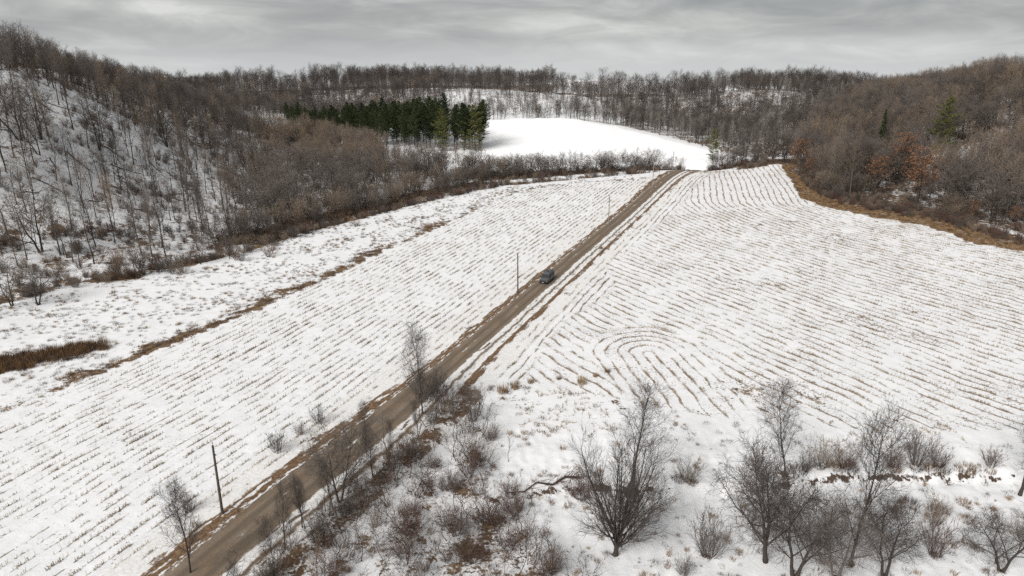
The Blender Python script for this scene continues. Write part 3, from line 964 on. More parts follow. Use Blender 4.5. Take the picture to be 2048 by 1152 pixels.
def plant(name, pr, x, y, h, label, cat='tree', group=None, rz=None, wide=1.0):
    return place_tree(name, pr.ms, x, y, h, pr.h, label, cat, group, rz, wide)


# ------------------------------------------------------------------ single trees near by
W1 = proto('willow_a', 3, 'willow', 2, 'bark_dark', 'twig_dark')
V1 = proto('vase_a', 5, 'vase', 2, 'bark_dark', 'twig_dark')
V2 = proto('vase_b', 8, 'vase', 2, 'bark_dark', 'twig_dark')
V3 = proto('vase_c', 21, 'vase', 2, 'bark_dark', 'twig_dark')
S1 = proto('spread_a', 12, 'spread', 2, 'bark_dark', 'twig_dark')
S2 = proto('spread_b', 31, 'spread', 2, 'bark_dark', 'twig_dark')
S3 = proto('spread_c', 44, 'spread', 2, 'bark_grey', 'twig_grey')
L1 = proto('slim_near', 52, 'slim', 2, 'bark_dark', 'twig_dark')
T1 = proto('open_shrub_a', 64, 'open_shrub', 2, 'twig_dark', 'twig_red')
T2 = proto('open_shrub_b', 65, 'open_shrub', 2, 'twig_dark', 'twig_grey')
T3 = proto('open_shrub_c', 66, 'open_shrub', 2, 'twig_dark', 'twig_brown')
H1 = proto('shrub_a', 61, 'shrub', 2, 'twig_dark', 'twig_grey')
H2 = proto('shrub_b', 62, 'shrub', 2, 'twig_dark', 'twig_red')
H3 = proto('shrub_c', 63, 'shrub', 2, 'twig_dark', 'twig_brown')
A1 = proto('sapling_a', 71, 'sapling', 2, 'bark_dark', 'twig_dark')
A2 = proto('sapling_b', 72, 'sapling', 2, 'bark_dark', 'twig_red')
A3 = proto('sapling_c', 73, 'sapling', 2, 'bark_grey', 'twig_grey')

NG = 'bare trees near the low bank'
for nm, pr, x, y, h, wd, lab in (
    ('bare_tree', W1, 11.2, 60.8, 16.6, 0.94, 'broad many-stemmed bare tree with stout trunk, largest in the scrub'),
    ('bare_tree', L1, 14.8, 71.5, 15.7, 1.15, 'slim straight bare tree just behind the broad many-stemmed tree'),
    ('bare_tree', V1, 34.4, 73.8, 13.2, 1.15, 'slender bare tree with rising limbs standing at the low bank'),
    ('bare_tree', S1, 27.2, 59.8, 16.4, 0.85, 'tall-trunked bare tree whose rounded crown overlaps the slender one at the bank'),
    ('bare_tree', S2, 29.3, 57.4, 11.8, 1.1, 'low spreading bare tree at the lower edge beneath the tall-trunked one'),
    ('bare_tree', S3, 33.4, 57.0, 10.6, 0.8, 'low bare tree at the lower edge left of the tallest slim tree'),
    ('bare_tree', V2, 35.9, 59.2, 20.5, 0.9, 'tallest slim forked bare tree rising past the low bank to the field'),
    ('bare_tree', S2, 38.6, 57.4, 10.2, 1.05, 'wide bare tree at the lower edge, right of the tallest slim tree'),
    ('bare_tree', S1, 51.2, 58.2, 9.9, 0.9, 'rounded bare tree in the lower right corner of the scrub'),
    ('bare_tree', V3, 62.6, 71.5, 14.9, 1.25, 'bare tree cut by the right edge of the picture at the bank'),
    ('bare_tree', V2, -13.1, 88.7, 15.5, 0.85, 'slim bare tree leaning over the far side of the gravel road, tallest on its verge'),
    ('bare_tree', S3, -20.3, 68.2, 11.7, 0.75, 'dark bare tree on the verge overlapping the middle of the near road'),
    ('bare_tree', V3, -19.0, 77.5, 8.8, 0.7, 'small bare tree on the road verge between two taller ones'),
    ('bare_tree', V1, -32.6, 56.2, 12.5, 0.95, 'bare tree with open crown left of the near road, by the first pole'),
    ('bare_tree', V3, -24.2, 60.0, 8.6, 0.75, 'thin bare tree at the right verge nearest the picture\'s lower edge'),
    ('bare_tree', V1, -23.0, 63.2, 7.5, 0.7, 'thin bare tree on the right verge behind the one nearest the lower edge'),
):
    plant(nm, pr, x, y, h, lab, 'tree', NG, None, wd)

for nm, pr, x, y, h, wd, lab in (
    ('bare_shrub', H1, 21.1, 60.5, 5.6, 1.0, 'fan-shaped grey shrub alone in the snow right of the broad tree'),
    ('bare_shrub', H2, 45.7, 60.5, 5.4, 0.7, 'upright reddish shrub alone near the lower right corner'),
    ('bare_shrub', H3, 48.5, 65.5, 4.4, 0.6, 'thin shrub on the snow above the upright reddish one'),
    ('bare_shrub', H1, -13.6, 92.5, 6.4, 1.0, 'dense dark shrub at the roadside beneath the tallest verge tree'),
    ('bare_shrub', H1, -11.6, 94.3, 5.2, 1.1, 'dark shrub behind the dense one at the roadside'),
    ('bare_shrub', H1, -5.7, 87.2, 5.2, 0.95, 'rounded grey-brown shrub at the top of the scrub, near the grass clumps'),
    ('bare_shrub', H3, 39.8, 75.5, 4.4, 1.1, 'fine grey shrub on the bank, left of the tallest slim tree'),
    ('bare_shrub', H2, 42.6, 75.2, 3.4, 1.2, 'dark reddish shrub on the bank right behind the tallest slim tree'),
    ('bare_shrub', H2, 48.8, 75.2, 3.2, 1.1, 'low brown shrub on the bank between two larger shrubs'),
    ('bare_shrub', H1, 52.0, 76.0, 5.3, 1.0, 'tallest rounded shrub on the bank toward the right edge'),
    ('bare_shrub', H2, 54.2, 75.2, 3.2, 1.1, 'low dark shrub beside the tallest rounded shrub on the bank'),
    ('bare_shrub', H3, 21.7, 72.4, 3.6, 1.0, 'small shrub on the bank midway between the slim trees'),
    ('bare_shrub', H2, 61.6, 75.8, 3.0, 1.0, 'brown shrub on the bank at the right edge of the picture'),
    ('bare_shrub', H2, 8.4, 70.6, 3.2, 1.5, 'sprawling brown shrub where the bank meets the broad tree'),
    ('bare_shrub', H2, -5.4, 73.0, 3.8, 1.0, 'brown shrub at the left end of the bank in the scrub'),
    ('bare_shrub', H1, 37.2, 74.6, 3.0, 1.0, 'small grey shrub between the slender tree and the tallest slim tree'),
    ('bare_shrub', H1, 4.2, 58.0, 3.4, 1.2, 'tangled grey shrub at the lower edge left of the broad tree'),
    ('bare_shrub', H1, 17.8, 57.6, 2.6, 1.0, 'small dark shrub at the lower edge right of the broad tree'),
    ('bare_shrub', H3, 57.2, 63.0, 3.6, 1.0, 'grey shrub by the right edge beside the rounded corner tree'),
):
    plant(nm, pr, x, y, h, lab, 'shrub', 'shrubs of the near scrub', None, wd)

# thicket between the road and the broad tree
k = 0
while k < 230:
    x, y = rng.uniform(-24, 8), rng.uniform(48, 92)
    P = np.array([x]), np.array([y])
    if sdpoly(BRUSH, *P)[0] < 0.4 or polydist(ROAD, *P)[0][0] < 4.3:
        continue
    k += 1
    zone = 'beside the road verge' if polydist(ROAD, *P)[0][0] < 11 else ('close to the low bank' if y > 66 else ('toward the broad tree' if x > -6 else 'in the middle'))
    if rng.rand() < 0.55:
        plant('sapling', (A1, A2, A3)[k % 3], x, y, rng.uniform(3.0, 6.2), 'thin crooked %s sapling of the roadside thicket, %s' % (('dark', 'reddish', 'grey')[k % 3], zone), 'sapling', '%s saplings of the thicket %s' % (('dark', 'reddish', 'grey')[k % 3], zone), None, rng.uniform(0.8, 1.2))
    else:
        plant('bare_shrub', (T2, T1, H2, T3)[k % 4], x, y, rng.uniform(1.3, 3.3), 'low tangled %s shrub of the roadside thicket, %s' % (('grey', 'reddish', 'reddish', 'brown')[k % 4], zone), 'shrub', '%s shrubs of the thicket %s' % (('grey', 'reddish', 'reddish', 'brown')[k % 4], zone), None, rng.uniform(1.0, 1.9))
# brush packed along the right verge of the near road
for i in range(56):
    t = rng.uniform(0.0, 1.0)
    y = 50 + 46 * t
    cxx = np.interp(y, ROAD[:, 1], ROAD[:, 0])
    plant('bare_shrub', (T1, H1, T3, T1, T2)[i % 5], cxx + rng.uniform(5.6, 9.4), y, rng.uniform(1.6, 3.4), 'dark shrub packed along the right verge of the near road', 'shrub', 'shrubs along the near road verge', None, rng.uniform(0.9, 1.4))
for i in range(16):
    y = 50 + 40 * (i + rng.uniform(-.4, .4)) / 16
    cxx = np.interp(y, ROAD[:, 1], ROAD[:, 0])
    plant('sapling', (A1, V3, A3, V1)[i % 4], cxx + rng.uniform(5.4, 8.0), y, rng.uniform(5.0, 8.5), 'thin young tree on the right verge overlapping the near road', 'sapling', 'young trees of the near right verge', None, rng.uniform(0.7, 1.0))
for x, y, h, lab in ((-27.6, 86, 3.0, 'wispy shrub on the left verge where the road passes the verge trees'), (-31.0, 78.5, 3.4, 'wispy grey shrub on the left verge above the first pole'), (-37.2, 66.0, 2.6, 'wispy shrub beside the foot of the first pole'), (-29.3, 83.0, 2.2, 'small wispy shrub on the left verge between two others')):
    plant('bare_shrub', H1, x, y, h, lab, 'shrub', 'shrubs of the left verge')

# ------------------------------------------------------------------ woods
G = [proto('forest_%d' % i, 100 + i, 'slim', 1, 'bark_grey', 'twig_grey') for i in range(5)]
GD = [proto('forest_dark_%d' % i, 120 + i, 'slim', 1, 'bark_dark', 'twig_dark') for i in range(2)]
B = [proto('thicket_%d' % i, 140 + i, 'round', 1, 'bark_dark', 'twig_brown') for i in range(4)]
BP = [proto('pale_%d' % i, 160 + i, 'slim', 1, 'bark_pale', 'bark_pale') for i in range(2)]
F0 = [proto('far_%d' % i, 180 + i, 'broad', 0, 'bark_dark', ('twig_far', 'twig_dark', 'twig_far', 'twig_grey')[i]) for i in range(4)]
WB = [proto('warm_%d' % i, 210 + i, 'slim', 1, 'bark_grey', 'twig_brown') for i in range(3)]
RT = [proto('ridge_%d' % i, 190 + i, 'slim', 0, 'bark_dark', 'twig_far') for i in range(2)]
SP = [proto('crooked_%d' % i, 200 + i, 'spread', 1, 'bark_dark', 'twig_grey') for i in range(3)]
ALLP = G + GD + B + BP + F0 + RT + SP + WB
OAKS = (
    (135.0, 225, 20, 0, 1.45, 'large oak with rust orange leaves in the right wood'),
    (142.5, 237, 22, 1, 1.4, 'tall oak with rust leaves just behind the large orange oak'),
    (129.5, 243, 17, 1, 1.3, 'smaller rust-leaved oak left of the large orange oak'),
    (150.5, 262, 23, 0, 1.3, 'rust-leaved oak standing higher behind the large orange oak'),
    (122.5, 291, 17, 0, 1.4, 'rust-leaved oak at the far corner of the right wood'),
    (119.5, 276, 11, 1, 1.1, 'low rust-leaved oak beside the one at the far wood corner'),
    (151.0, 200, 8, 0, 1.2, 'small rust-leaved oak low among trunks near the right edge'),
    (146.0, 212, 7, 1, 1.2, 'small orange oak sapling under the large orange oak'),
)
CLEARED = [(o[0], o[1], o[2]) for o in OAKS] + [(192, 310, 26), (174, 326, 22)]
SPEC = {  # region: spacing, heights, proto choices
    'slope': (5.5, (13, 21), G[:3] + GD + GD + WB + SP[:1]),
    'top': (5.0, (9, 15.5), G + GD + GD + F0 + B[:1]),
    'young': (4.4, (7, 13), B + B + G[:4] + F0[1:2] + SP[:1]),
    'glade': (6.2, (10, 17), WB + G[:2] + SP + SP + GD + B[:1]),
    'hedge': (3.5, (5, 11.5), B + SP + SP + G[:1]),
    'line': (3.4, (4.5, 11), SP + SP + GD + GD + B[:1]),
    'knoll': (5.4, (9, 16), G[:3] + F0 + GD + BP[:1]),
    'vale': (5.2, (8, 17), G[:2] + F0 + F0 + BP + GD + GD),
    'far_slope': (5.8, (10, 16), F0 + F0 + GD + B[:1]),
    'ridge': (8.0, (15, 24), F0 + RT),
    'fringe': (3.3, (4.5, 9.5), B + B + SP),
    'birch': (9.0, (10, 15), BP),
    'right': (5.0, (11, 21), G + B[:2] + SP + F0[1:] + WB + WB),
}
LABEL = {
    'slope': 'bare grey tree among many on the snowy hillside left of the fields',
    'top': 'bare tree of the dense wood along the top of the left hill',
    'young': 'brown bushy tree of the young stand between left hill and pines',
    'glade': 'bare tree standing on snow between the hill and the creek row',
    'hedge': 'brown bare tree in the thick row along the left meadow edge',
    'line': 'bare tree in the creek line behind the far end of the fields',
    'right': 'bare tree of the wood behind the tan grass on the right',
    'fringe': 'bushy brown bare tree in the thicket edging the right wood',
    'birch': 'pale-barked bare tree behind the bright snow field',
    'knoll': 'bare tree on the snowy knoll beyond the bright field',
    'vale': 'bare tree in the valley wood right of the bright field',
    'far_slope': 'bare tree on the far slope beyond the pines',
    'ridge': 'bare tree on the far ridge against the sky',
}
GROUP = {k: v.split(' tree ')[0] + ' trees, ' + k.replace('_', ' ') + ' wood' for k, v in LABEL.items()}
rows_ = []
PN = lambda x, y: float(wob(np.float64(x), np.float64(y), 70, 17))
for reg, (spc, hh, prs) in SPEC.items():
    P = np.array(WOODS[reg], float)
    x0, y0 = P.min(0); x1, y1 = P.max(0)
    gx, gy = np.meshgrid(np.arange(x0, x1, spc), np.arange(y0, y1, spc))
    gx = (gx + rng.uniform(-.5, .5, gx.shape) * spc * 1.1).ravel(); gy = (gy + rng.uniform(-.5, .5, gy.shape) * spc * 1.1).ravel()
    jx, jy = (7 * wob(gx, gy, 30, 2), 7 * wob(gx, gy, 26, 9)) if reg in ('slope', 'top', 'young') else (0, 0)
    ok = inside(P, gx + jx, gy + jy) & (polydist(ROAD, gx, gy)[0] > 5) & (sdpoly(SUNLIT_DOME, gx, gy) < -1)
    for ox, oy, oh in CLEARED:          # room in front of and round the single trees
        L_ = math.hypot(ox, oy)
        al = (gx * ox + gy * oy) / L_ - L_
        ac = (gx * oy - gy * ox) / L_
        ok &= ~((np.abs(ac) < 0.36 * oh) & (al > -1.6 * oh) & (al < 2.5))
    if reg == 'right':
        ok &= ~((gx > 150) & (gy < 230) & (rng.rand(len(gx)) < .35)) & ~inside([(196, 288), (230, 282), (230, 304), (198, 306)], gx, gy)
    # clearings
    dn = 0.5 + 0.5 * wob(gx, gy, 34, 13)
    if reg == 'slope':
        ok &= rng.rand(len(gx)) < 0.3 + 0.8 * dn
    elif reg in ('knoll', 'vale', 'far_slope'):
        ok &= rng.rand(len(gx)) < (0.25 if reg == 'knoll' else 0.55) + 0.8 * dn
        ok &= ~((reg == 'vale') & inside([(170, 560), (300, 600), (310, 660), (180, 650)], gx, gy) & (rng.rand(len(gx)) < .6))
    elif reg == 'young':
        ok &= rng.rand(len(gx)) < 0.35 + 1.1 * dn
    elif reg == 'ridge':
        ok &= rng.rand(len(gx)) < 0.3 + 0.9 * dn
        ok &= ~inside([(-330, 800), (-210, 790), (-200, 850), (-320, 870)], gx, gy) & ~inside([(40, 765), (250, 775), (270, 895), (60, 870)], gx, gy)
        ok &= ~(inside([(20, 690), (240, 690), (250, 780), (30, 780)], gx, gy) & (rng.rand(len(gx)) < .3))
    else:
        ok &= rng.rand(len(gx)) < 0.75 + 0.4 * dn
    gx, gy = gx[ok], gy[ok]
    gz = zfun(gx, gy)
    v = inview(gx, gy, gz)
    gx, gy, gz = gx[v], gy[v], gz[v]
    for x, y, z in zip(gx, gy, gz):
        pr = prs[int((0.5 + 0.42 * PN(x, y) + rng.uniform(-.34, .34)) * len(prs)) % len(prs)]
        h = rng.uniform(*hh)
        if reg in ('ridge', 'top', 'far_slope', 'young'):
            h *= 1 + 0.24 * float(wob(np.float64(x), np.float64(y), 95, 4))
        if reg == 'right' and y < 260:
            h *= 1.2
        if reg == 'hedge':
            h *= 0.75 + 0.35 * (rng.rand())
        rows_.append((x, y, z, h, ALLP.index(pr), reg, h / math.hypot(x, y)))

# hand-placed trees of the left meadow and creek
for x, y, h, pr, wd, lab in (
    (-140.1, 189.5, 17, G[0], 1.1, 'tall bare tree at the left edge of the picture on the hill foot'),
    (-113.5, 165.2, 17.5, G[1], 1.0, 'tall twin of two bare trees standing close together at the hill foot, left one'),
    (-111.6, 164.6, 16.5, G[2], 1.0, 'right one of two close tall bare trees at the hill foot'),
    (-106.3, 136.4, 12.1, SP[0], 0.9, 'bare creek-side tree at the left edge of the picture'),
    (-101.6, 137.6, 10.5, SP[1], 0.85, 'thin bare creek-side tree right of the one at the left edge'),
    (-94.1, 157.6, 9.4, B[0], 1.0, 'brownish bare tree on a tan grass hump by the creek, left stem'),
    (-90.1, 156.8, 9.2, SP[2], 0.8, 'bare tree on the tan grass hump by the creek, right stem'),
    (-79.6, 167.3, 8.8, SP[0], 0.6, 'lone thin tree in the brush midway along the creek'),
    (-74.0, 172.0, 7.5, SP[1], 0.7, 'small dark tree at the creek just left of the thick tree row'),
):
    plant('bare_tree', pr, x, y, h, lab, 'tree', 'trees along the left creek', None, wd)

for i in range(34):
    t_ = rng.uniform(0, 1)
    x, y = np.interp(t_, [0, .3, .6, 1], [-128, -104, -84, -52]), np.interp(t_, [0, .3, .6, 1], [132, 146, 166, 212])
    x += rng.normal(0, 4); y += rng.normal(0, 4)
    plant('bare_shrub', (H3, H2, H1)[i % 3], x, y, rng.uniform(1.6, 3.8), '%s shrub in the brush line along the creek left of the fields' % ('brown', 'reddish', 'grey')[i % 3], 'shrub', '%s shrubs of the left creek' % ('brown', 'reddish', 'grey')[i % 3], None, rng.uniform(1.0, 1.6))
rows_.sort(key=lambda r: -r[6])
keep = []
NIND = 268
for i, (x, y, z, h, pi, reg, s) in enumerate(rows_):
    if i < NIND:
        pr = ALLP[pi]
        sc = h / pr.h
        w = rng.uniform(0.85, 1.1)
        r = empty('bare_tree', (x, y, z - 0.1), rng.uniform(0, 6.28), (sc * w, sc * w, sc))
        lb, gr = LABEL[reg], GROUP[reg]
        if reg == 'slope':
            zone = 'at the foot of' if z < 5 else ('halfway up' if z < 20 else 'high on')
            lb, gr = 'bare grey tree among many %s the snowy left hillside' % zone, 'bare trees %s the left hillside' % zone
        if reg == 'right':
            zone = 'at the right edge of the picture' if x / y > 0.66 else ('among the rust-leaved oaks' if y < 262 else 'toward the far corner')
            lb, gr = 'bare tree of the right wood, ' + zone, 'bare trees of the right wood ' + zone
        tag(r, lb, 'tree', gr)
        link('trunk', pr.ms[0], r)
        link('crown', pr.ms[1], r)
    else:
        keep.append((x, y, z - 0.1, h / ALLP[pi].h, pi))
K = np.array(keep)
scatter('distant_woods', K[:, :3], rng.uniform(0, 6.28, len(K)), K[:, 3], K[:, 4].astype(int), [p.joined() for p in ALLP],
        'mass of bare grey-brown woods covering the hills and ridges', 'woods')
print('trees', len(rows_))


# ------------------------------------------------------------------ conifers
def conifer(name, seed, H, base, rad, kind, needle):
    """trunk, whorled limbs, and needle sprays of narrow blades along them"""
    g = np.random.RandomState(seed)
    P0 = stems(g, 1, H, H * 0.012, 8, (0, 2), 0.02)
    n = 62 if kind == 'pine' else 80
    t = np.linspace(base, 0.985, n) + g.uniform(-.008, .008, n)
    az = np.arange(n) * 2.4 + g.uniform(-.4, .4, n)
    if kind == 'pine':
        L = rad * (np.sin(np.pi * np.clip((t - base) / (1 - base), 0, 1) ** 0.75 * 0.92 + 0.22)) * g.uniform(0.55, 1.15, n)
        rise = -0.05 + 0.75 * t + g.uniform(-.2, .2, n)
    else:
        L = rad * (1.02 - (t - base) / (1 - base)) * g.uniform(0.75, 1.1, n)
        rise = -0.25 + 0.4 * t
    L = np.maximum(L, 0.3)
    K = 5
    k = np.linspace(0, 1, K)
    f = np.clip(t, 0, 1) * (P0[0].shape[1] - 1); j = np.minimum(f.astype(int), 6)
    p0 = P0[0][0, j] + (P0[0][0, j + 1] - P0[0][0, j]) * (f - j)[:, None]
    D = np.stack([np.cos(az), np.sin(az), rise], 1)
    Pl = p0[:, None] + D[:, None] * (L[:, None] * k[None])[..., None]
    Pl[:, :, 2] += (k ** 2)[None] * L[:, None] * 0.12
    limb = (Pl, np.maximum(0.018, 0.012 * L)[:, None] * np.linspace(1, .4, K)[None])
    v, q = tubes([P0, limb], [6, 3])
    mt = mesh_np(name + '_trunk', v, q, None, ['bark_dark'], smooth_=True)
    per = 30
    V, T = [], []
    for i in range(n):
        m = max(8, int(per * L[i] / rad + 6))
        s = g.uniform(0.22, 1.05, m)
        c = p0[i] + D[i] * (L[i] * s)[:, None]
        c[:, 2] += s ** 2 * L[i] * 0.12
        side = np.array([-np.sin(az[i]), np.cos(az[i]), 0])
        c = c + side * (g.uniform(-1, 1, m) * L[i] * 0.33 * (1.15 - 0.6 * s))[:, None] + g.normal(0, .12, (m, 3))
        for p in c:                               # each spray: crossing needle blades
            for b in range(4):
                d = g.normal(0, 1, 3); d[2] = abs(d[2]) * 0.6 + 0.1
                d += D[i] * 0.6
                d /= np.linalg.norm(d)
                w = np.cross(d, g.normal(0, 1, 3)); w /= np.linalg.norm(w) + 1e-6
                l = g.uniform(0.35, 0.75); ww = g.uniform(0.05, 0.11)
                o = len(V)
                V += [p - w * ww, p + w * ww, p + d * l + w * ww * .3, p + d * l - w * ww * .3]
                T.append((o, o + 1, o + 2, o + 3))
    mc = mesh_np(name + '_crown', np.array(V), np.array(T), None, [needle])
    return mt, mc


PINE = [conifer('pine_%d' % i, 300 + i, 22, (0.28, 0.2, 0.34)[i], (4.4, 4.9, 4.0)[i], 'pine', 'needle') for i in range(3)]
PINEO = conifer('pine_olive', 320, 22, 0.05, 5.2, 'pine', 'needle_olive')
SPRUCE = conifer('spruce', 330, 18, 0.05, 3.6, 'spruce', 'needle')
GROVE = [(-150, 468), (-128, 426), (-84, 398), (-50, 374), (-26, 366), (-15, 372), (-14, 388), (-30, 414), (-52, 452), (-100, 486)]
P = np.array(GROVE, float)
gx, gy = np.meshgrid(np.arange(-150, -10, 7.4), np.arange(366, 490, 7.4))
gx = (gx + rng.uniform(-2.6, 2.6, gx.shape)).ravel(); gy = (gy + rng.uniform(-2.6, 2.6, gy.shape)).ravel()
ok = inside(P, gx, gy)
gx, gy = gx[ok], gy[ok]
gz = zfun(gx, gy)
front = np.argsort(gy)
for i, (x, y, z) in enumerate(zip(gx, gy, gz)):
    ms = PINE[rng.randint(3)]
    h = rng.uniform(16, 25.5) / 22 * (1 - 0.22 * float(sst(np.float64(-x), 70, 120)))
    w = rng.uniform(0.85, 1.12)
    r = empty('pine_tree', (x, y, z - .2), rng.uniform(0, 6.28), (h * w, h * w, h))
    back = (y - 366) / 120 + (x + 82) / -400
    zone = 'front edge' if inside(P + np.array([7, 13]), np.array([x]), np.array([y]))[0] == False and y < 425 else ('middle' if y < 440 else 'far side')
    tag(r, 'dark green pine at the %s of the grove beside the bright snow field' % zone, 'tree', 'pines at the %s of the grove' % zone)
    link('trunk', ms[0], r); link('crown', ms[1], r)
for x, y, h, ms, lab, w in (
    (-19.5, 366, 24, PINEO, 'tall sunlit pine at the right front corner of the grove', 1.15),
    (-25.5, 368, 22, PINEO, 'pine with visible trunk second from the right front of the grove', 0.8),
    (-36.5, 366, 22, PINEO, 'olive green pine at the front middle of the grove', 1.1),
    (-16.8, 371, 21, PINE[1], 'dark pine spreading boughs over the snow behind the sunlit corner pine', 1.15),
    (102.5, 352, 16.5, PINEO, 'lone olive pine beyond the end of the road', 1.05),
    (192, 310, 25, PINEO, 'olive round-topped pine high in the right wood', 1.1),
    (174, 326, 21, SPRUCE, 'narrow dark spruce in the right wood left of the round-topped pine', 0.9),
):
    z = zat(x, y)
    r = empty('pine_tree', (x, y, z - .2), rng.uniform(0, 6.28), (h / 22 * w, h / 22 * w, h / (18 if ms is SPRUCE else 22)))
    tag(r, lab, 'tree', 'single conifers')
    link('trunk', ms[0], r); link('crown', ms[1], r)


# ------------------------------------------------------------------ oaks still holding rust leaves
def oak(name, seed):
    tr, cr = tree_parts(seed, 'slim', 0)
    g = np.random.RandomState(seed)
    v, q = tubes(tr, [6, 4])
    mt = mesh_np(name + '_trunk', v, q, None, ['bark_dark'], smooth_=True)
    P = cr[-1][0][:, -1]
    P = P[P[:, 2] < 13.5]
    P = P[g.rand(len(P)) < 0.75]
    V, T = [], []
    for p in np.repeat(P, 7, 0):
        p = p + g.normal(0, .28, 3)
        a = g.normal(0, 1, 3); a /= np.linalg.norm(a)
        b = np.cross(a, g.normal(0, 1, 3)); b /= np.linalg.norm(b)
        s = g.uniform(0.10, 0.22)
        o = len(V)
        V += [p - a * s, p + b * s * .7, p + a * s, p - b * s * .7]
        T.append((o, o + 1, o + 2, o + 3))
    mc = mesh_np(name + '_crown', np.array(V), np.array(T), None, ['oak_leaf'])
    vb, qb = tubes(cr, [3, 3])
    mb = mesh_np(name + '_twigs', vb, qb, None, ['twig_grey'], smooth_=True)
    return mt, mc, mb


OAK = [oak('oak_%d' % i, 400 + i) for i in range(2)]
for x, y, h, i, w, lab in OAKS:
    r = empty('oak_tree', (x, y, zat(x, y) - .1), rng.uniform(0, 6.28), (h / 15 * w, h / 15 * w, h / 15))
    tag(r, lab, 'tree', 'oaks with rust leaves')
    ms = OAK[i]
    link('trunk', ms[0], r)
    c = link('crown', ms[1], r)
    link('twigs', ms[2], c)


# ------------------------------------------------------------------ understorey, grass, stubble
def tuft(name, seed, n, h, spread, lean, w, mat):
    g = np.random.RandomState(seed)
    V, T = [], []
    for i in range(n):
        a = g.uniform(0, 6.28); r = spread * math.sqrt(g.rand())
        p = np.array([r * math.cos(a), r * math.sin(a), -0.05])
        a2 = a + g.normal(0, .8)
        L = h * g.uniform(.5, 1.1); ln = lean * g.uniform(.2, 1.2)
        d = np.array([math.cos(a2) * ln, math.sin(a2) * ln, 1.0]); d /= np.linalg.norm(d)
        s = np.array([-math.sin(a2), math.cos(a2), 0]) * w
        m = p + d * L * .6
        e = m + (d + np.array([math.cos(a2), math.sin(a2), -.4]) * lean * .8) * L * .4
        o = len(V)
        V += [p - s, p + s, m + s * .7, m - s * .7, e]
        T.append((o, o + 1, o + 2, o + 3)); 
        T.append((o + 3, o + 2, o + 4, o + 4))
    V = np.array(V)
    q = [t for t in T if t[2] != t[3]]; tr = [t[:3] for t in T if t[2] == t[3]]
    return mesh_np(name, V, q, tr, [mat])


TUFT = [tuft('tuft_%d' % i, 500 + i, 46, 0.62, 0.34, 0.5, 0.016, ('dry_grass', 'dry_grass_tan', 'dry_grass')[i]) for i in range(3)]
WEED = [tuft('weed_%d' % i, 510 + i, 30, 0.55, 0.4, 0.8, 0.014, 'weed_dark') for i in range(3)]
REEDM = [tuft('reed_%d' % i, 520 + i, 34, 1.25, 0.5, 0.22, 0.014, ('dry_grass', 'weed_dark')[i]) for i in range(2)]
TPR = TUFT + WEED + REEDM


def shower(n, box, dens, pick, scl, name, label, protos):
    x = rng.uniform(box[0], box[2], n); y = rng.uniform(box[1], box[3], n)
    p = dens(x, y)
    k = rng.rand(n) < p
    x, y = x[k], y[k]
    z = zfun(x, y)
    v = inview(x, y, z)
    x, y, z = x[v], y[v], z[v]
    return np.stack([x, y, z], 1)


def covdens(x, y):
    c, t, r, cl = covers(x, y)
    f = np.maximum(sdpoly(FL, x, y), sdpoly(FR, x, y))
    dr = polydist(ROAD, x, y)[0]
    return np.where((f > 0.5) | (dr < 3.0), 0, np.clip((c - 0.22) * 1.6, 0, 1) * np.clip(np.abs(t) + 0.25, 0, 1))


pts = shower(90000, (-180, 50, 170, 345), covdens, None, None, '', '', None)
n = len(pts)
cc, tt, _, _ = covers(pts[:, 0], pts[:, 1])
idx = np.where(rng.rand(n) < tt * 0.85, rng.randint(0, 3, n), 3 + rng.randint(0, 3, n))
scs = rng.uniform(0.7, 1.5, n)
rd = shower(3500, (-100, 98, -70, 120), lambda x, y: np.clip(0.5 + 0.35 * sdpoly(REED, x, y) + 0.4 * wob(x, y, 6, 3), 0, 0.9) * (sdpoly(REED, x, y) > -1.5), None, None, '', '', None)
# meadow weeds between creek and left field
MEAD = [(-110, 100), (-82, 84), (-66, 109), (-52, 137), (-32, 185), (2, 262), (0, 274), (-38, 232), (-63, 196), (-74, 175), (-92, 155), (-108, 136)]
md_ = shower(42000, (-130, 80, 5, 280), lambda x, y: (sdpoly(MEAD, x, y) > 0) * np.clip(0.22 + 0.3 * wob(x, y, 15, 3), 0.02, 1), None, None, '', '', None)
fg_ = shower(2600, (-4, 52, 66, 92), lambda x, y: np.clip(0.3 + 0.45 * wob(x, y, 7, 5), 0.03, 1) * (1 - 0.75 * (y > 76)) * (sdpoly(FR, x, y) < 0), None, None, '', '', None)
allp = np.vstack([pts, rd, md_, fg_])
idx = np.concatenate([idx, 6 + rng.randint(0, 2, len(rd)), np.where(rng.rand(len(md_)) < .75, 3 + rng.randint(0, 3, len(md_)), rng.randint(0, 3, len(md_))), np.where(rng.rand(len(fg_)) < .6, 3 + rng.randint(0, 3, len(fg_)), rng.randint(0, 3, len(fg_)))])
scs = np.concatenate([scs, rng.uniform(.8, 1.3, len(rd)), rng.uniform(0.5, 1.2, len(md_)), rng.uniform(0.35, 1.1, len(fg_))])
print('tufts', len(allp))
scatter('dry_grass', allp, rng.uniform(0, 6.28, len(allp)), scs, idx, TPR, 'dry brown grass and weeds poking through the snow along margins', 'grass')

# low brush under the woods
BR = [joined('brush_%d' % i, *tree_meshes('brush_%d' % i, 540 + i, 'shrub', 1, 'twig_dark', m)) for i, m in enumerate(('twig_dark', 'twig_red', 'twig_brown'))]


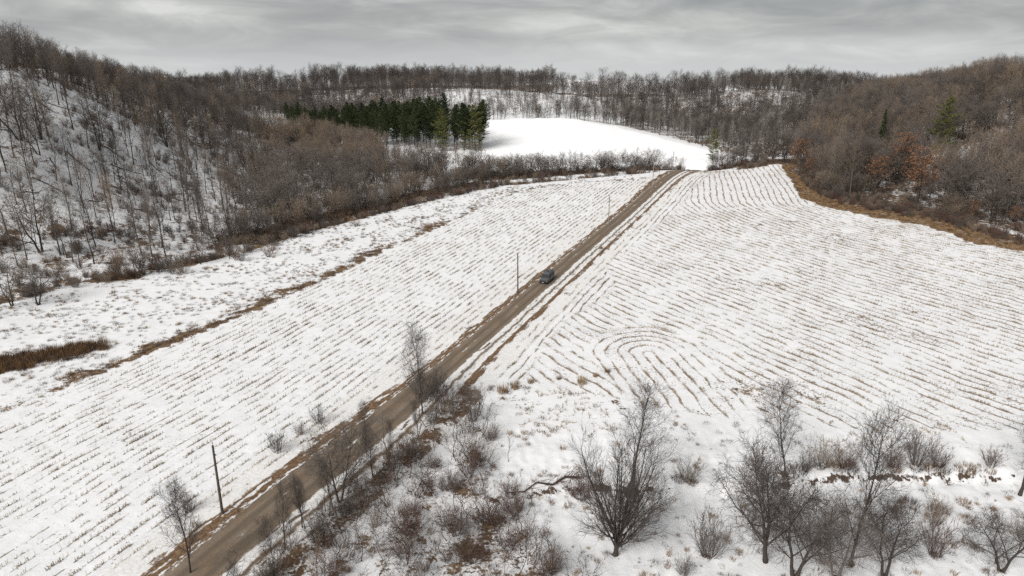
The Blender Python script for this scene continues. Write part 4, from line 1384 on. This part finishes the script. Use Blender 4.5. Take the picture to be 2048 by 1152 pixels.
def brdens(x, y):
    d = np.zeros(x.shape)
    for k, w in (('slope', .24), ('young', .3), ('glade', .3), ('hedge', .6), ('line', 1.0), ('fringe', 1.0), ('right', .4), ('vale', .25), ('knoll', .08), ('top', .15)):
        d = np.maximum(d, w * (sdpoly(WOODS[k], x, y) > -2))
    dk = polydist(CREEK, x, y)[0]
    d = np.maximum(d, 1.2 * (dk < 4.5))
    d = np.maximum(d, 0.45 * (sdpoly([(-175, 122), (-128, 132), (-108, 150), (-92, 162), (-78, 182), (-92, 205), (-112, 190), (-140, 165), (-175, 150)], x, y) > 0))
    d = d * np.clip(0.6 + 0.9 * wob(x, y, 18, 12), 0.05, 1.6)
    dm = polydist(MARGIN[1:], x, y)[0]
    d = np.where((dm > 7) & (dm < 16) & (sdpoly(FR, x, y) < 0) & (y > 160) & (y < 330), 0.9, d)
    return d * (polydist(ROAD, x, y)[0] > 5) * (sdpoly(SUNLIT_DOME, x, y) < 0)


bp_ = shower(40000, (-260, 120, 260, 420), brdens, None, None, '', '', None)
print('brush', len(bp_))
scatter('undergrowth', bp_, rng.uniform(0, 6.28, len(bp_)), rng.uniform(0.45, 1.05, len(bp_)), rng.randint(0, 3, len(bp_)), BR,
        'low tangled leafless brush under the trees and along the creek', 'undergrowth')


def stalks(seed, n):
    """a short run of cut corn stalks along x, with a few fallen leaves"""
    g = np.random.RandomState(seed)
    Ps, Rs = [], []
    for i in range(n):
        x = g.uniform(-.75, .75); y = g.normal(0, .05)
        h = g.uniform(.16, .5); d = g.normal(0, .22, 2)
        Ps.append([(x, y, -.05), (x + d[0] * h, y + d[1] * h, h)]); Rs.append([.022, .018])
    for i in range(max(1, n // 2)):
        x = g.uniform(-.75, .75); y = g.normal(0, .14); a = g.normal(0, .6); l = g.uniform(.15, .45)
        Ps.append([(x, y, .03), (x + math.cos(a) * l, y + math.sin(a) * l, .03 + g.uniform(0, .08))]); Rs.append([.03, .012])
    v, q = tubes([(np.array(Ps, float), np.array(Rs))], [3])
    return mesh_np('stalks_%d' % seed, v, q, None, ['stubble'])


ST = [stalks(600 + i, (2, 4, 6, 8, 10, 5)[i]) for i in range(6)]
n = 84000
x = rng.uniform(-115, 190, n); y = rng.uniform(35, 325, n)
k = (np.maximum(sdpoly(FL, x, y), sdpoly(FR, x, y)) > 0.3)
x, y = x[k], y[k]
e = 0.05
for _ in range(2):
    r0 = rowcoord(x, y)
    gx = (rowcoord(x + e, y) - r0) / e; gy = (rowcoord(x, y + e) - r0) / e
    g2 = gx * gx + gy * gy + 1e-6
    tgt = np.floor(r0) + 0.5
    okk = g2 < 4
    x = np.where(okk, x - (r0 - tgt) * gx / g2, x); y = np.where(okk, y - (r0 - tgt) * gy / g2, y)
dirn = np.arctan2(-gx, gy)
keep_ = (rng.rand(len(x)) < np.clip(0.55 + 0.42 * wob(x, y, 14, 15) + 0.3 * wob(x, y, 5, 2), 0.05, 1)) & (np.maximum(sdpoly(FL, x, y), sdpoly(FR, x, y)) > 0)
sparse = (y < 90) & (x > 20)
keep_ &= ~sparse | (rng.rand(len(x)) < .3)
x, y, dirn = x[keep_], y[keep_], dirn[keep_]
z = zfun(x, y)
v = inview(x, y, z)
x, y, z, dirn = x[v], y[v], z[v], dirn[v]
sx = rng.uniform(1, 14, 70); sy = rng.uniform(83, 97, 70)
ex, ey = rng.uniform(40, 62, 40), rng.uniform(79, 86, 40)
sx, sy = np.append(sx, ex), np.append(sy, ey)
x = np.append(x, sx); y = np.append(y, sy); z = np.append(z, zfun(sx, sy)); dirn = np.append(dirn, rng.uniform(0, 6.28, len(sx)))
ssc = np.append(rng.uniform(.8, 1.15, len(x) - len(sx)), rng.uniform(0.9, 1.5, len(sx)))
print('stubble', len(x))
scatter('corn_stubble', np.stack([x, y, z], 1), dirn, ssc, rng.randint(0, 6, len(x)), ST,
        'rows of cut corn stubble standing in the snow of both fields', 'stubble')

# tall grass clumps at the near corner of the right field
for i, (x, y, s, lab) in enumerate(((-1.5, 95.6, 2.0, 'tallest tan grass clump at the near corner of the right field'), (0.5, 96.9, 1.6, 'tan grass clump close beside the tallest one'), (3.0, 98.8, 1.2, 'low wide tan grass clump right of the tallest pair'),
                                    (7.6, 100.2, 1.0, 'small brown grass clump between the low wide one and the upright one'), (11.2, 98.4, 1.7, 'upright tan grass clump among the curved rows'), (15.8, 102.6, 1.1, 'orange-brown grass clump right of the upright clump'), (13.6, 100.8, .9, 'smallest brown grass clump beside the upright clump'))):
    r = link('grass_clump', tuft('grass_clump', 900 + i, 150, 0.95, 0.55, 0.35, 0.014, 'dry_grass_tan' if i % 2 == 0 else 'dry_grass'), None, (x, y, zat(x, y)))
    r.scale = (s * 0.8, s * 0.8, s)
    tag(r, lab, 'grass clump', 'grass clumps by the right field')
BC = [tuft('bank_clump_%d' % i, 930 + i, 170, 0.8, 0.7, 0.6, 0.014, ('weed_dark', 'dry_grass')[i]) for i in range(2)]
for i, (x, y) in enumerate(((39.2, 75.2), (41.2, 75.0), (42.8, 74.9), (48.6, 74.8), (51.4, 75.1), (53.4, 74.8), (54.6, 74.6), (22.2, 72.0), (20.6, 72.3), (61, 74.9), (36.2, 74.4), (57.8, 74.9), (7.6, 71.8), (10.4, 72.4), (45.7, 60.3), (52.8, 66.5), (50.6, 68.2), (54.5, 69.6), (47.5, 69.2), (13.8, 57.2))):
    r = link('grass_clump', BC[i % 2], None, (x, y, zat(x, y) - .05))
    q = rng.uniform(0.8, 1.5)
    r.scale = (q * 1.1, q * 1.1, q); r.rotation_euler = (0, 0, rng.uniform(0, 6))
    tag(r, 'dark matted grass clump on or below the low bank among the near trees', 'grass clump', 'matted grass clumps of the low bank')

# ------------------------------------------------------------------ fallen logs on the wooded slope and in the scrub
logs = [(-152, 205, 9, .4), (-146, 212, 11, .2), (-140, 203, 8, -.3), (-150, 220, 12, .15), (-133, 215, 9, .1), (-128, 226, 10, .05), (-138, 232, 11, .3), (-122, 240, 9, -.2), (-142, 245, 10, .5), (-118, 232, 7, .9),
        (-125, 205, 8, .2), (-131, 196, 9, -.1), (-136, 188, 8, .25), (-146, 192, 10, .4), (-120, 215, 8, -.5), (-112, 222, 9, .1), (-155, 232, 10, .25), (-148, 236, 9, .1), (-160, 214, 9, .35), (-116, 250, 8, .3), (-110, 205, 7, .2), (-118, 196, 8, -.2), (-108, 190, 7, .5), (-100, 205, 8, .1)]
for i, (x, y, L, a) in enumerate(logs):
    g = np.random.RandomState(700 + i)
    a = g.uniform(-1.1, 1.9); L *= g.uniform(0.45, 0.95)
    x += g.uniform(-5, 5); y += g.uniform(-4, 4)
    t = np.linspace(-.5, .5, 7)
    px = x + np.cos(a) * t * L + g.normal(0, .12, 7); py = y + np.sin(a) * t * L + g.normal(0, .12, 7)
    pz = zfun(px, py) + 0.16
    P = np.stack([px - x, py - y, pz], 1)[None]
    z0 = zat(x, y)
    P[..., 2] -= z0
    Rr = np.linspace(.19, .09, 7)[None] * g.uniform(.8, 1.2)
    lg = empty('fallen_log', (x, y, z0))
    tag(lg, 'dark fallen log lying on the snowy left hillside', 'log', 'fallen logs on the left hillside')
    v, q = tubes([(P, Rr)], [6])
    link('trunk', mesh_np('log', v, q, None, ['bark_dark'], smooth_=True), lg)
    b = grow_children(P, Rr, g, 7, .4, .98, (25, 60), L * .2, .3, .45, .025, 4, .0, .12)
    b2 = grow_children(*b, g, 4, .3, 1., (25, 60), L * .08, .3, .5, .015, 3, .0, .14)
    v, q = tubes([b, b2], [4, 3])
    link('branches', mesh_np('log_branches', v, q, None, ['twig_dark'], smooth_=True), lg)
# the log on the bank
g = np.random.RandomState(77)
lx = np.array([-0.5, 1.5, 3, 5.0, 6.6, 8.4]); ly = np.array([70.3, 70.9, 71.9, 71.9, 72.9, 72.6]); lz = zfun(lx, ly) + np.array([.1, .2, .12, .3, .2, .35])
P = np.stack([lx - 3, ly - 71, lz - zat(3, 71)], 1)[None]
lg = empty('fallen_log', (3, 71, zat(3, 71)))
tag(lg, 'long brown fallen trunk with broken limbs along the bank beside the broad tree', 'log')
v, q = tubes([(P, np.linspace(.06, .17, 6)[None])], [7])
link('trunk', mesh_np('bank_log', v, q, None, ['bark_dark'], smooth_=True), lg)
b = grow_children(P, np.linspace(.06, .17, 6)[None], g, 34, .05, .98, (15, 60), 1.9, .1, .4, .022, 4, .0, .15)
b2 = grow_children(*b, g, 6, .2, 1., (25, 60), .7, .3, .5, .01, 3, .0, .14)
v, q = tubes([b, b2], [4, 3])
link('branches', mesh_np('bank_log_branches', v, q, None, ['twig_red'], smooth_=True), lg)


# ------------------------------------------------------------------ utility poles
def rings(prof, n=14):
    """surface of revolution from (r, z) pairs"""
    V, Q = [], []
    for r, z in prof:
        for k in range(n):
            a = 2 * math.pi * k / n
            V.append((r * math.cos(a), r * math.sin(a), z))
    for i in range(len(prof) - 1):
        for k in range(n):
            Q.append((i * n + k, i * n + (k + 1) % n, (i + 1) * n + (k + 1) % n, (i + 1) * n + k))
    return V, Q


def pole_parts(mat):
    v, q = rings([(0.165, -0.6), (0.16, 0), (0.145, 3), (0.128, 6), (0.112, 8.95), (0.106, 9.0), (0.001, 9.02)])
    p = mesh_np('pole_shaft', v, q, None, [mat], smooth_=True)
    v, q = rings([(0.001, 8.98), (0.022, 8.98), (0.022, 9.2), (0.03, 9.22), (0.07, 9.26), (0.075, 9.31), (0.05, 9.34), (0.06, 9.37), (0.055, 9.42), (0.001, 9.44)], 10)
    ins = mesh_np('pole_insulator', v, q, None, ['porcelain'], smooth_=True)
    v, q = rings([(0.001, -.05), (0.05, -.05), (0.06, .02), (0.06, .1), (0.03, .13), (0.001, .135)], 10)
    v = [(a + 0.17, b, c + 7.75) for a, b, c in v]
    sp_ = mesh_np('pole_spool', v, q, None, ['porcelain'], smooth_=True)
    v, q = rings([(0.001, -.12), (0.018, -.12), (0.018, .12), (0.001, .12)], 8)
    v = [(c + 0.09, b, a + 7.8) for a, b, c in v]
    br = mesh_np('pole_bracket', v, q, None, ['metal_grey'], smooth_=True)
    v, q = rings([(0.001, 0), (0.146, 0), (0.146, .26), (0.001, .26)], 14)
    v = [(a * 1.02, b * 1.02, c + 1.9) for a, b, c in v]
    pl = mesh_np('pole_band', v, q, None, ['metal_grey'], smooth_=True)
    return p, ins, sp_, br, pl


PD, PP = pole_parts('pole_wood'), pole_parts('pole_pale')
for x, y, ms, lx, ly, lab in (
    (-33.1, 65.6, PD, 0.5, 0.8, 'nearest dark wooden utility pole at the left verge of the road'),
    (1.3, 142.8, PD, -1.2, 0, 'second wooden utility pole, standing just before the van'),
    (30.2, 209.1, PP, 0, 0, 'third utility pole, pale wood, beyond the van'),
    (54.6, 264.2, PP, 0, 0, 'fourth utility pole, pale wood, near the road crest'),
    (70.6, 301.0, PP, 0, 0, 'farthest utility pole, at the top of the road crest'),
):
    r = empty('utility_pole', (x, y, zat(x, y)), R(70))
    r.rotation_euler = (R(lx), R(ly), R(20))
    tag(r, lab, 'utility pole', 'utility poles along the road')
    for nm, me in zip(('shaft', 'insulator', 'spool', 'bracket', 'band'), ms):
        link(nm, me, r)

# ------------------------------------------------------------------ the van
def loft(stations, mat, name, cap=True):
    """stations: list of closed rings of equal length"""
    n = len(stations[0])
    V = [p for s in stations for p in s]
    Q = []
    for i in range(len(stations) - 1):
        for k in range(n):
            Q.append((i * n + k, i * n + (k + 1) % n, (i + 1) * n + (k + 1) % n, (i + 1) * n + k))
    me = bpy.data.meshes.new(name)
    F = Q + ([tuple(range(n))[::-1], tuple(range((len(stations) - 1) * n, len(stations) * n))] if cap else [])
    me.from_pydata(V, [], F)
    bm = bmesh.new(); bm.from_mesh(me)
    bmesh.ops.recalc_face_normals(bm, faces=bm.faces)
    bm.to_mesh(me); bm.free()
    for p in me.polygons:
        p.use_smooth = True
    me.materials.append(MATS[mat])
    return me


def vsec(x, zb, zt, w, wr, zs=1.15):
    """one cross-section of the body at x: sill, belt line, tumblehome, rounded roof"""
    zs = min(zs, zt - 0.12)
    half = [(w * .93, zb), (w, zb + .16), (w, zs), (w - (w - wr) * .6, zs + (zt - zs) * .6), (wr, zt - .13), (wr - .1, zt - .035), (wr * .55, zt), (0, zt + .012)]
    return [(x, y, z) for y, z in half] + [(x, -y, z) for y, z in half[-2::-1]]


van = empty('van', (8.15, 151.1, 0))
van['z'] = 0
ST_ = [(2.70, .42, .82, .80, .72), (2.66, .36, .98, .90, .80), (2.5, .32, 1.06, .96, .84), (2.0, .30, 1.15, .985, .86), (1.72, .30, 1.20, .99, .86), (1.62, .30, 1.27, .99, .84), (1.05, .30, 1.98, .99, .78), (.85, .30, 2.13, .99, .79), (.55, .30, 2.22, .99, .80),
       (-.5, .30, 2.27, .99, .82), (-1.8, .30, 2.26, .99, .82), (-2.45, .32, 2.21, .985, .80), (-2.62, .36, 2.08, .96, .77), (-2.68, .42, 1.2, .93, .8)]
body = link('body', loft([vsec(*s) for s in ST_], 'van_paint', 'van_body'), van)


def slab(name, corners, mat, parent, th=0.02):
    """thin panel from four corners with real thickness along its normal"""
    c = np.array(corners, float)
    nrm = np.cross(c[1] - c[0], c[3] - c[0]); nrm /= np.linalg.norm(nrm)
    me = bpy.data.meshes.new('van_' + name)
    V = [tuple(p - nrm * th) for p in c] + [tuple(p + nrm * th) for p in c]
    n = len(c)
    F = [tuple(range(n))[::-1], tuple(range(n, 2 * n))] + [(i, (i + 1) % n, n + (i + 1) % n, n + i) for i in range(n)]
    me.from_pydata(V, [], F)
    bm = bmesh.new(); bm.from_mesh(me)
    bmesh.ops.recalc_face_normals(bm, faces=bm.faces)
    bmesh.ops.bevel(bm, geom=bm.edges[:], offset=min(.012, th * .6), segments=1, affect='EDGES')
    bm.to_mesh(me); bm.free()
    me.materials.append(MATS[mat])
    return link(name, me, parent)


slab('windshield', [(1.60, -.80, 1.285), (1.60, .80, 1.285), (1.10, .70, 1.96), (1.10, -.70, 1.96)], 'van_glass', van, .05)
for s in (1, -1):
    yb, yt = .985 * s, .86 * s
    slab('side_window', [(1.32, yb, 1.24), (.52, yb, 1.24), (.52, yt, 1.87), (.98, yt, 1.87)], 'van_glass', van, .03)
    slab('side_window', [(.40, yb, 1.26), (-1.05, yb, 1.26), (-1.05, yt, 1.89), (.40, yt, 1.89)], 'van_glass', van, .03)
    slab('side_window', [(-1.18, yb, 1.26), (-2.40, yb * .99, 1.26), (-2.38, yt * .99, 1.88), (-1.18, yt, 1.89)], 'van_glass', van, .03)
    hl = slab('headlight', [(2.60, .62 * s, .74), (2.46, .93 * s, .76), (2.40, .94 * s, .95), (2.58, .66 * s, .94)], 'lamp_lens', van, .07)
    slab('tail_light', [(-2.60, .86 * s, 1.0), (-2.60, .94 * s, 1.0), (-2.56, .9 * s, 1.55), (-2.58, .82 * s, 1.55)], 'tail_lens', van, .05)
    mr = slab('mirror', [(1.30, 1.06 * s, 1.22), (1.24, 1.27 * s, 1.24), (1.24, 1.27 * s, 1.50), (1.30, 1.06 * s, 1.50)], 'van_black', van, .06)
    slab('mirror_arm', [(1.30, .93 * s, 1.26), (1.27, 1.10 * s, 1.28), (1.27, 1.10 * s, 1.34), (1.30, .93 * s, 1.34)], 'van_black', mr, .03)
    slab('door_seam', [(.46, .999 * s, .5), (.44, .999 * s, .5), (.44, .999 * s, 1.2), (.46, .999 * s, 1.2)], 'van_black', van, .008)
    slab('door_handle', [(.72, 1.0 * s, 1.06), (.54, 1.0 * s, 1.06), (.54, 1.0 * s, 1.1), (.72, 1.0 * s, 1.1)], 'van_black', van, .02)
    slab('sill_trim', [(1.5, .985 * s, .34), (-1.3, .985 * s, .34), (-1.3, .995 * s, .46), (1.5, .995 * s, .46)], 'van_black', van, .02)
    slab('roof_rail', [(.5, .62 * s, 2.29), (-2.2, .62 * s, 2.31), (-2.2, .66 * s, 2.31), (.5, .66 * s, 2.29)], 'van_black', van, .025)
slab('grille', [(2.735, -.70, .62), (2.735, .70, .62), (2.69, .72, 1.0), (2.69, -.72, 1.0)], 'van_black', van, .035)
for k in range(3):
    slab('grille_bar', [(2.772 - .012 * k, -.56, .73 + .085 * k), (2.772 - .012 * k, .56, .73 + .085 * k), (2.769 - .012 * k, .56, .755 + .085 * k), (2.769 - .012 * k, -.56, .755 + .085 * k)], 'metal_grey', van, .01)
slab('bumper', [(2.74, -.90, .36), (2.74, .90, .36), (2.72, .92, .60), (2.72, -.92, .60)], 'van_black', van, .08)
slab('license_plate', [(2.835, -.16, .45), (2.835, .16, .45), (2.835, .16, .59), (2.835, -.16, .59)], 'plate_white', van, .008)
slab('bumper', [(-2.72, .92, .40), (-2.72, -.92, .40), (-2.70, -.92, .60), (-2.70, .92, .60)], 'van_black', van, .07)
slab('rear_window', [(-2.665, .62, 1.28), (-2.665, -.62, 1.28), (-2.64, -.6, 1.86), (-2.64, .6, 1.86)], 'van_glass', van, .03)
slab('roof_vent', [(-.2, -.28, 2.30), (-.2, .28, 2.30), (-.85, .28, 2.30), (-.85, -.28, 2.30)], 'van_black', van, .05)
for wx in (1.68, -1.62):
    for s in (1, -1):
        v, q = rings([(.2, -.115), (.30, -.125), (.365, -.10), (.375, -.05), (.375, .05), (.365, .10), (.30, .125), (.2, .115)], 24)
        v = [(a + wx, c * s + .87 * s, b + .375) for a, b, c in v]
        ty = link('wheel', mesh_np('van_tyre', v, q, None, ['tyre'], smooth_=True), van)
        v, q = rings([(.001, .06), (.06, .075), (.07, .06), (.17, .05), (.205, .10), (.215, .10), (.21, -.09), (.001, -.09)], 20)
        v = [(a + wx, c * s + .885 * s, b + .375) for a, b, c in v]
        link('rim', mesh_np('van_rim', v, q, None, ['metal_grey'], smooth_=True), ty)
        v, q = rings([(.001, -.02), (.41, -.02), (.415, .125), (.405, .135), (.38, .12), (.001, -.015)], 24)
        v = [(a + wx, c * s + .872 * s, b + .40) for a, b, c in v]
        link('wheel_arch', mesh_np('van_arch', v, q, None, ['van_black'], smooth_=True), van)
# sits on the crowned gravel
_d, _s, _a = polydist(ROAD, np.array([8.15]), np.array([151.1]))
_tx = np.array([(52 - 7.8), (256 - 150.1)]); _tx = _tx / np.linalg.norm(_tx)
del van['z']
van.location = (8.15, 151.1, zat(8.15, 151.1) + 0.22)
van.rotation_euler = (0, 0, math.atan2(-_tx[1], -_tx[0]))
tag(van, 'dark grey passenger van driving toward the viewer on the gravel road', 'van')
